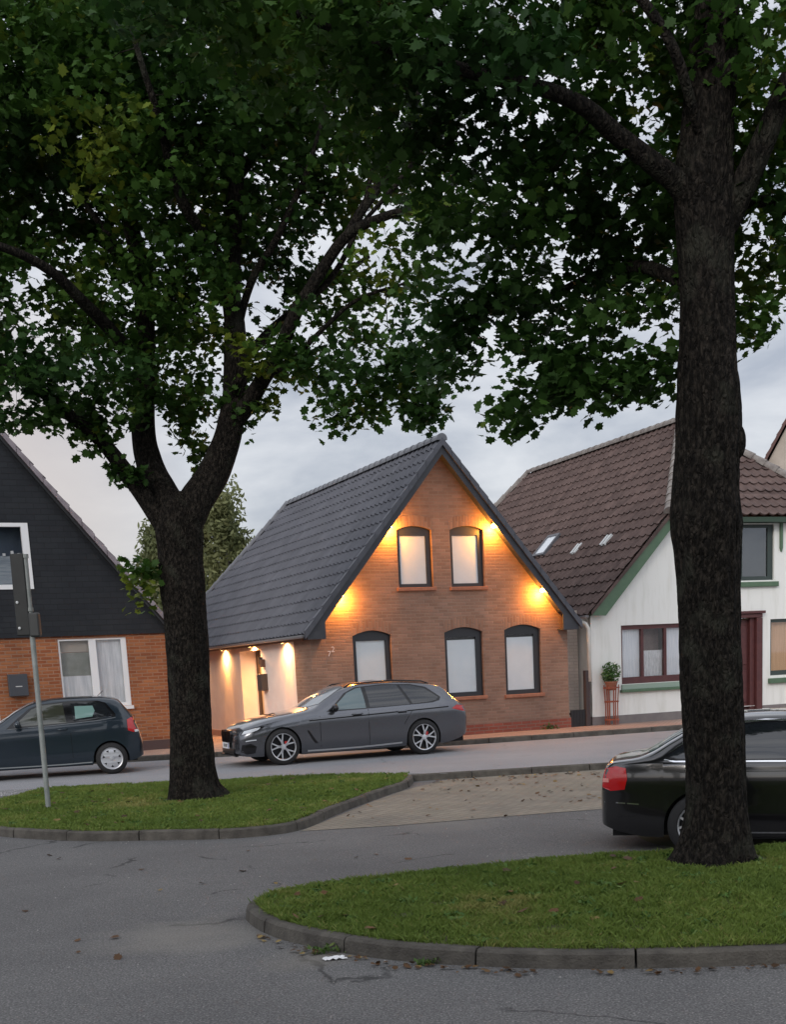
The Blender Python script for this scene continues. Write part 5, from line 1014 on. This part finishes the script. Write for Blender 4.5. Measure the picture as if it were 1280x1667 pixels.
tree(t2, RT, 10.3, RL, RBB, 9, 132, .106, knobs=[(2.64, 10.22, 3.30, .06), (2.62, 10.25, 3.60, .05), (2.60, 10.2, 3.05, .05)])

# more of the row, standing behind the photographer (they show in paintwork and panes)
for i, (x, y, a, s_) in enumerate([(-7.5, -8.5, 70, 1.05), (1.2, -10.5, 200, 1.15), (9.6, -8.0, 320, 1.0), (-16, -11, 140, 1.1), (18, -10, 20, 1.1)]):
    r_ = t1.copy(); COL.objects.link(r_); r_.location = (x, y, -.1); r_.rotation_euler.z = R(a); r_.scale = (s_,) * 3
    r_['label'] = 'maple in the row behind the photographer, outside the photo'; r_['group'] = 'maples behind the photographer'
    for ch in list(t1.children): c_ = ch.copy(); COL.objects.link(c_); c_.parent = r_

# far trees beyond the roofs: tall thin birches and poplars
MFAR = leafmat('far leaf', (.15, .175, .08), (.23, .24, .11), (.34, .32, .16), .4)
MFB = mat('pale bark', (.25, .24, .21), (.12, .11, .1), scale=4, rough=.9)
def far_tree(label, x, y, h, rx, seed, n=9000):
    g = np.random.default_rng(seed); t = thing('birch_tree', label, 'tree', (x, y, 0), group='birches behind the brick house'); b = MB()
    b.tube([(0, 0, -.2), (.1, 0, h * .5), (.05, 0, h * .97)], [.2, .12, .02], 8)
    cl = []
    for i in range(46):
        z = h * (.18 + .8 * g.random() ** .8); q = (max(0, 1 - ((z / h - .42) / .60) ** 2)) ** .5; a = g.random() * 6.28; r_ = rx * max(.1, q) * g.random() ** .5; p = np.array([math.cos(a) * r_, math.sin(a) * r_, z]); cl.append((p, .35 + .5 * g.random()))
        b.tube([(.08, 0, max(.5, z - r_ * .9)), tuple(p * np.array([.6, .6, 1]) + np.array([0, 0, -.1])), tuple(p)], [.035, .02, .008], 4)
    b.build('trunk', MFB, t)
    C = []
    for p, r_ in cl:
        m = n // 46; u = g.normal(size=(m, 3)); u /= np.linalg.norm(u, axis=1)[:, None]; u *= g.random((m, 1)) ** .5 * r_; u[:, 2] *= 1.5; u[:, 2] -= np.abs(g.normal(size=m)) * .35; C.append(p + u)
    C = np.concatenate(C); tn = np.array([.45 + 1.1 * noise.noise(Vector(c) * .8 + Vector((seed, 0, 0))) for c in C]); leafmesh('crown', C, .16 + .16 * g.random(len(C)), MFAR, t, tmpl=OVAL, up=0, tone=np.clip(tn * .7 + .25 * g.random(len(C)), 0, 1))
far_tree('tallest birch crown beyond the roof, nearest the ridge of the dark tiled roof', -7.1, 52, 8.9, 1.15, 3)
far_tree('rounded birch crown in the middle of the group above the dark tiled roof', -8.6, 53, 8.3, 1.3, 4)
far_tree('birch crown touching the left maple trunk beyond the dark tiled roof', -10.2, 54.5, 8.0, 1.3, 6)
# plant on the stand
g = np.random.default_rng(2); u = g.normal(size=(420, 3)); u /= np.linalg.norm(u, axis=1)[:, None]; u *= g.random((420, 1)) ** .45; C = np.array([0, 0, .42]) + u * np.array([.25, .25, .26])
b = MB()
for i in range(14):
    q = C[i * 7]; b.tube([(0, 0, .15), tuple(q * np.array([.5, .5, .75])), tuple(q)], [.008, .006, .003], 4)
b.build('stems', mat('green stem', (.06, .09, .03), rough=.7), ppot)
leafmesh('foliage', C, .06 + .05 * g.random(len(C)), leafmat('pot plant leaf', (.05, .11, .03), (.08, .17, .045), (.14, .24, .07), .2), ppot, tmpl=OVAL, up=.3)

# ============================================================ grass, leaf litter
MGR = leafmat('grass blade', (.10, .160, .030), (.16, .225, .045), (.28, .27, .09), .25)
def inpoly(P, poly):
    x, y = P[:, 0], P[:, 1]; o = np.zeros(len(P), bool); n = len(poly)
    for i in range(n):
        x0, y0 = poly[i][:2]; x1, y1 = poly[(i + 1) % n][:2]; c = ((y0 > y) != (y1 > y)); 
        if y0 != y1: o ^= c & (x < (x1 - x0) * (y - y0) / (y1 - y0) + x0)
    return o
def grass(name, label, poly, z, n, h, wd, seed, box=None):
    g = np.random.default_rng(seed); P = np.array([p[:2] for p in poly]); lo, hi = P.min(0), P.max(0)
    if box: lo = np.maximum(lo, box[:2]); hi = np.minimum(hi, box[2:])
    Q = lo + (hi - lo) * g.random((n, 2)); Q = Q[inpoly(Q, poly)]
    nz = np.array([noise.noise(Vector((x * .9, y * .9, seed))) for x, y in Q]); nz2 = np.array([noise.noise(Vector((x * 4, y * 4, seed + 5))) for x, y in Q])
    keep = (g.random(len(Q)) < .85 + .9 * nz2) & (np.hypot(Q[:, 0] - 2.46, Q[:, 1] - 10.3) > .40 + .10 * nz + .05 * g.random(len(Q))) & (np.hypot(Q[:, 0] + 3.14, Q[:, 1] - 18.0) > .46 + .12 * nz); Q, nz, nz2 = Q[keep], nz[keep], nz2[keep]; m = len(Q)
    H = h * (.55 + .8 * g.random(m)) * (1 + .5 * nz2) ; a = g.random(m) * 6.283; ln = g.normal(size=(m, 2)) * H[:, None] * .55; w_ = wd * (.6 + .8 * g.random(m)); dx, dy = np.cos(a) * w_, np.sin(a) * w_
    V = np.zeros((m, 4, 3)); V[:, 0] = np.stack([Q[:, 0] - dx, Q[:, 1] - dy, np.full(m, z - .01)], 1); V[:, 1] = np.stack([Q[:, 0] + dx, Q[:, 1] + dy, np.full(m, z - .01)], 1)
    V[:, 2] = np.stack([Q[:, 0] + ln[:, 0] * .4 + dx * .7, Q[:, 1] + ln[:, 1] * .4 + dy * .7, z + H * .6], 1); V[:, 3] = np.stack([Q[:, 0] + ln[:, 0], Q[:, 1] + ln[:, 1], z + H], 1)
    me = bpy.data.meshes.new(name); me.vertices.add(m * 4); me.vertices.foreach_set('co', V.reshape(-1).astype(np.float32)); me.loops.add(m * 4); me.loops.foreach_set('vertex_index', np.arange(m * 4, dtype=np.int32))
    me.polygons.add(m); me.polygons.foreach_set('loop_start', np.arange(0, m * 4, 4, dtype=np.int32)); me.polygons.foreach_set('loop_total', np.full(m, 4, dtype=np.int32)); me.update(calc_edges=True)
    at_ = me.attributes.new('tone', 'FLOAT', 'POINT'); tn = np.clip(.34 + .6 * nz + .25 * nz2 + .25 * g.random(m) + .4 * (g.random(m) > .96), 0, 1); at_.data.foreach_set('value', np.repeat(tn, 4).astype(np.float32)); me.materials.append(MGR)
    o = bpy.data.objects.new(name, me); COL.objects.link(o); return tag(o, label, 'grass', kind='stuff')
grass('grass', 'short green grass covering the near kerbed island', NIg, .003, 250000, .035, .0035, 3, box=(-2, 6.5, 5.5, 11.2))
grass('grass', 'short green grass covering the left kerbed island', LIg, .006, 170000, .038, .006, 4)
def edge_grass(name, label, line, z, n, seed):
    g = np.random.default_rng(seed); L = np.array(line); i = g.integers(0, len(L) - 1, n); t = g.random(n)[:, None]; Q = L[i] * (1 - t) + L[i + 1] * t; Q = Q + g.normal(size=Q.shape) * .03
    cl = np.array([noise.noise(Vector((x * 3.5, y * 3.5, seed))) for x, y in Q]); Q = Q[cl > -.12]; n = len(Q); H = .035 + .05 * g.random(n); C = np.zeros((n, 3)); C[:, :2] = Q; C[:, 2] = z + H * .35
    o = leafmesh(name, C, H, MGR, None, tmpl=np.array([(0, -.5), (.045, -.1), (.02, .4), (0, .55), (-.02, .4), (-.045, -.1)]), up=-.6, fold=0, tone=g.random(n)); return tag(o, label, 'grass', kind='stuff')
edge_grass('grass_edge', 'longer grass leaning over the kerb of the near island', inset(NI, .12, -1), -.004, 5000, 3)
edge_grass('grass_edge', 'longer grass leaning over the kerb of the left island', inset(LI, .12, -1), -.002, 4000, 4)
def tufts(name, label, poly, z, n, seed):
    g = np.random.default_rng(seed); P = np.array([p[:2] for p in poly]); lo, hi = P.min(0), np.minimum(P.max(0), (6, 30)); Q = lo + (hi - lo) * g.random((n, 2)); Q = Q[inpoly(Q, poly)]; C = []
    for x, y in Q:
        k_ = int(g.integers(8, 22)); C.append(np.stack([x + g.normal(size=k_) * .03, y + g.normal(size=k_) * .03, z + .015 + .02 * g.random(k_)], 1))
    C = np.concatenate(C); o = leafmesh(name, C, .03 + .05 * g.random(len(C)), WEEDM, None, tmpl=OVAL, up=.8, tone=g.random(len(C))); return tag(o, label, 'ground cover', kind='stuff')
WEEDM = leafmat('clover leaf', (.045, .10, .02), (.09, .17, .035), (.16, .22, .06), .25)
tufts('ground_cover', 'clover and small weeds scattered through the near lawn', NIg, .0, 260, 7)
tufts('ground_cover', 'clover and small weeds scattered through the left lawn', LIg, .002, 260, 8)
DRY = leafmat('dry leaf', (.05, .028, .014), (.12, .06, .025), (.28, .20, .07), .1)
def litter(name, label, P, s0, s1, seed):
    g = np.random.default_rng(seed); C = np.array(P); o = leafmesh(name, C, s0 + (s1 - s0) * g.random(len(C)), DRY, None, up=3.5, fold=-.15, tone=g.random(len(C))); return tag(o, label, 'leaves', kind='stuff')
g = np.random.default_rng(21); P = []
def scatter(n, x0, x1, y0, y1, z): 
    return [(g.uniform(x0, x1), g.uniform(y0, y1), z + g.random() * .008) for _ in range(n)]
K = [(-1.17, 8.70), (-.86, 8.25), (-.51, 7.9), (-.09, 7.55), (.3, 7.38), (.63, 7.24), (1.34, 7.1), (2.12, 7.04)]
for i in range(120):
    j = g.integers(0, len(K) - 1); t = g.random(); q = np.array(K[j]) * (1 - t) + np.array(K[j + 1]) * t; P.append((q[0] - abs(g.normal()) * .03, q[1] - .02 - abs(g.normal()) * .07, -.092 + g.random() * .012))
litter('leaf_litter', 'brown leaf crumbs gathered along the near kerb', P, .02, .06, 1)
P = scatter(26, -4, 2.6, 7.2, 14, -.094) + scatter(150, -1, 4.5, 14.8, 20, -.088) + scatter(110, .3, 4, 19.6, 20.3, -.085); litter('leaf_litter', 'scattered dead leaves lying on the asphalt and the paved bay', P, .03, .09, 2)
P = [p for p in scatter(100, -6, 0, 14.3, 21, .035)]; P = [p for p, k_ in zip(P, inpoly(np.array(P), LIg)) if k_]; P2 = scatter(40, -1, 5, 7.5, 10.8, .035); P += [p for p, k_ in zip(P2, inpoly(np.array(P2), NIg)) if k_]
litter('leaf_litter', 'fallen brown leaves lying on the two lawns', P, .05, .11, 3)
pp = MB(); 
b = bmesh.new(); bmesh.ops.create_grid(b, x_segments=8, y_segments=6, size=.5)
for v in b.verts: v.co = Vector((v.co.x * .15 * (1 + .3 * noise.noise(v.co * 3)), v.co.y * .09, .006 + .016 * abs(noise.noise(v.co * 4))))
me = bpy.data.meshes.new('litter'); b.to_mesh(me); b.free(); me.materials.append(mat('white paper', (.75, .75, .75), rough=.8)); o = bpy.data.objects.new('paper_scrap', me); COL.objects.link(o); o.location = (-.56, 7.79, -.098); o.rotation_euler.z = .2
md = o.modifiers.new('s', 'SOLIDIFY'); md.thickness = .002
tag(o, 'crumpled white paper scrap lying on the asphalt by the near kerb', 'litter')
# pale grit fan at the kerb tip
def fan(name, c, rx, ry, ang, z, m, seed):
    V = []; n = 30
    for i in range(n):
        a = 2 * math.pi * i / n; q = 1 + .35 * noise.noise(Vector((math.cos(a) * 1.5, math.sin(a) * 1.5, seed))); x, y = rx * math.cos(a) * q, ry * math.sin(a) * q; V.append((c[0] + x * math.cos(ang) - y * math.sin(ang), c[1] + x * math.sin(ang) + y * math.cos(ang)))
    return V
g = np.random.default_rng(33); n = 520; X = g.uniform(-5, 5.5, n); Y = 2.6 + 14 * g.random(n) ** 1.3; b = MB()
for x, y in zip(X, Y):
    s_ = .002 + .006 * g.random() ** 4 + .0004 * y; z = lotz(x, y); a = g.random() * 6
    b.add([(x + s_ * math.cos(a + q), y + s_ * math.sin(a + q), z) for q in (0, 2.1, 4.2)] + [(x, y, z + s_ * .8)], [(0, 1, 3), (1, 2, 3), (2, 0, 3)])
tag(b.build('grit', mat('pale grit', (.22, .21, .2), (.42, .41, .38), scale=40, rough=.9), fixn=False), 'pale grit and pebbles strewn over the asphalt', 'grit', kind='stuff')
# weeds in the gutter
g = np.random.default_rng(5); WEED = leafmat('weed leaf', (.04, .08, .02), (.08, .14, .03), (.14, .18, .05), .2)
for i, (x, y, z, s_, lb) in enumerate([(-.62, 7.98, -.09, .07, 'tuft of weeds growing at the bend of the near kerb'), (.02, 7.50, -.09, .05, 'small weed growing at a kerb joint near the paper scrap'), (3.25, 30.0, .11, .13, 'weed growing at the foot of the red brick plinth')]):
    n = 60; C = g.normal(size=(n, 3)) * np.array([s_, s_ * .5, s_ * .35]); C[:, 2] = np.abs(C[:, 2]); t = thing('weed', lb, 'weed', (x, y, z)); leafmesh('leaves', C, s_ * (.4 + .5 * g.random(n)), WEED, t, tmpl=OVAL, up=.4)
# kerb-side car park beyond the frame: nothing else is seen
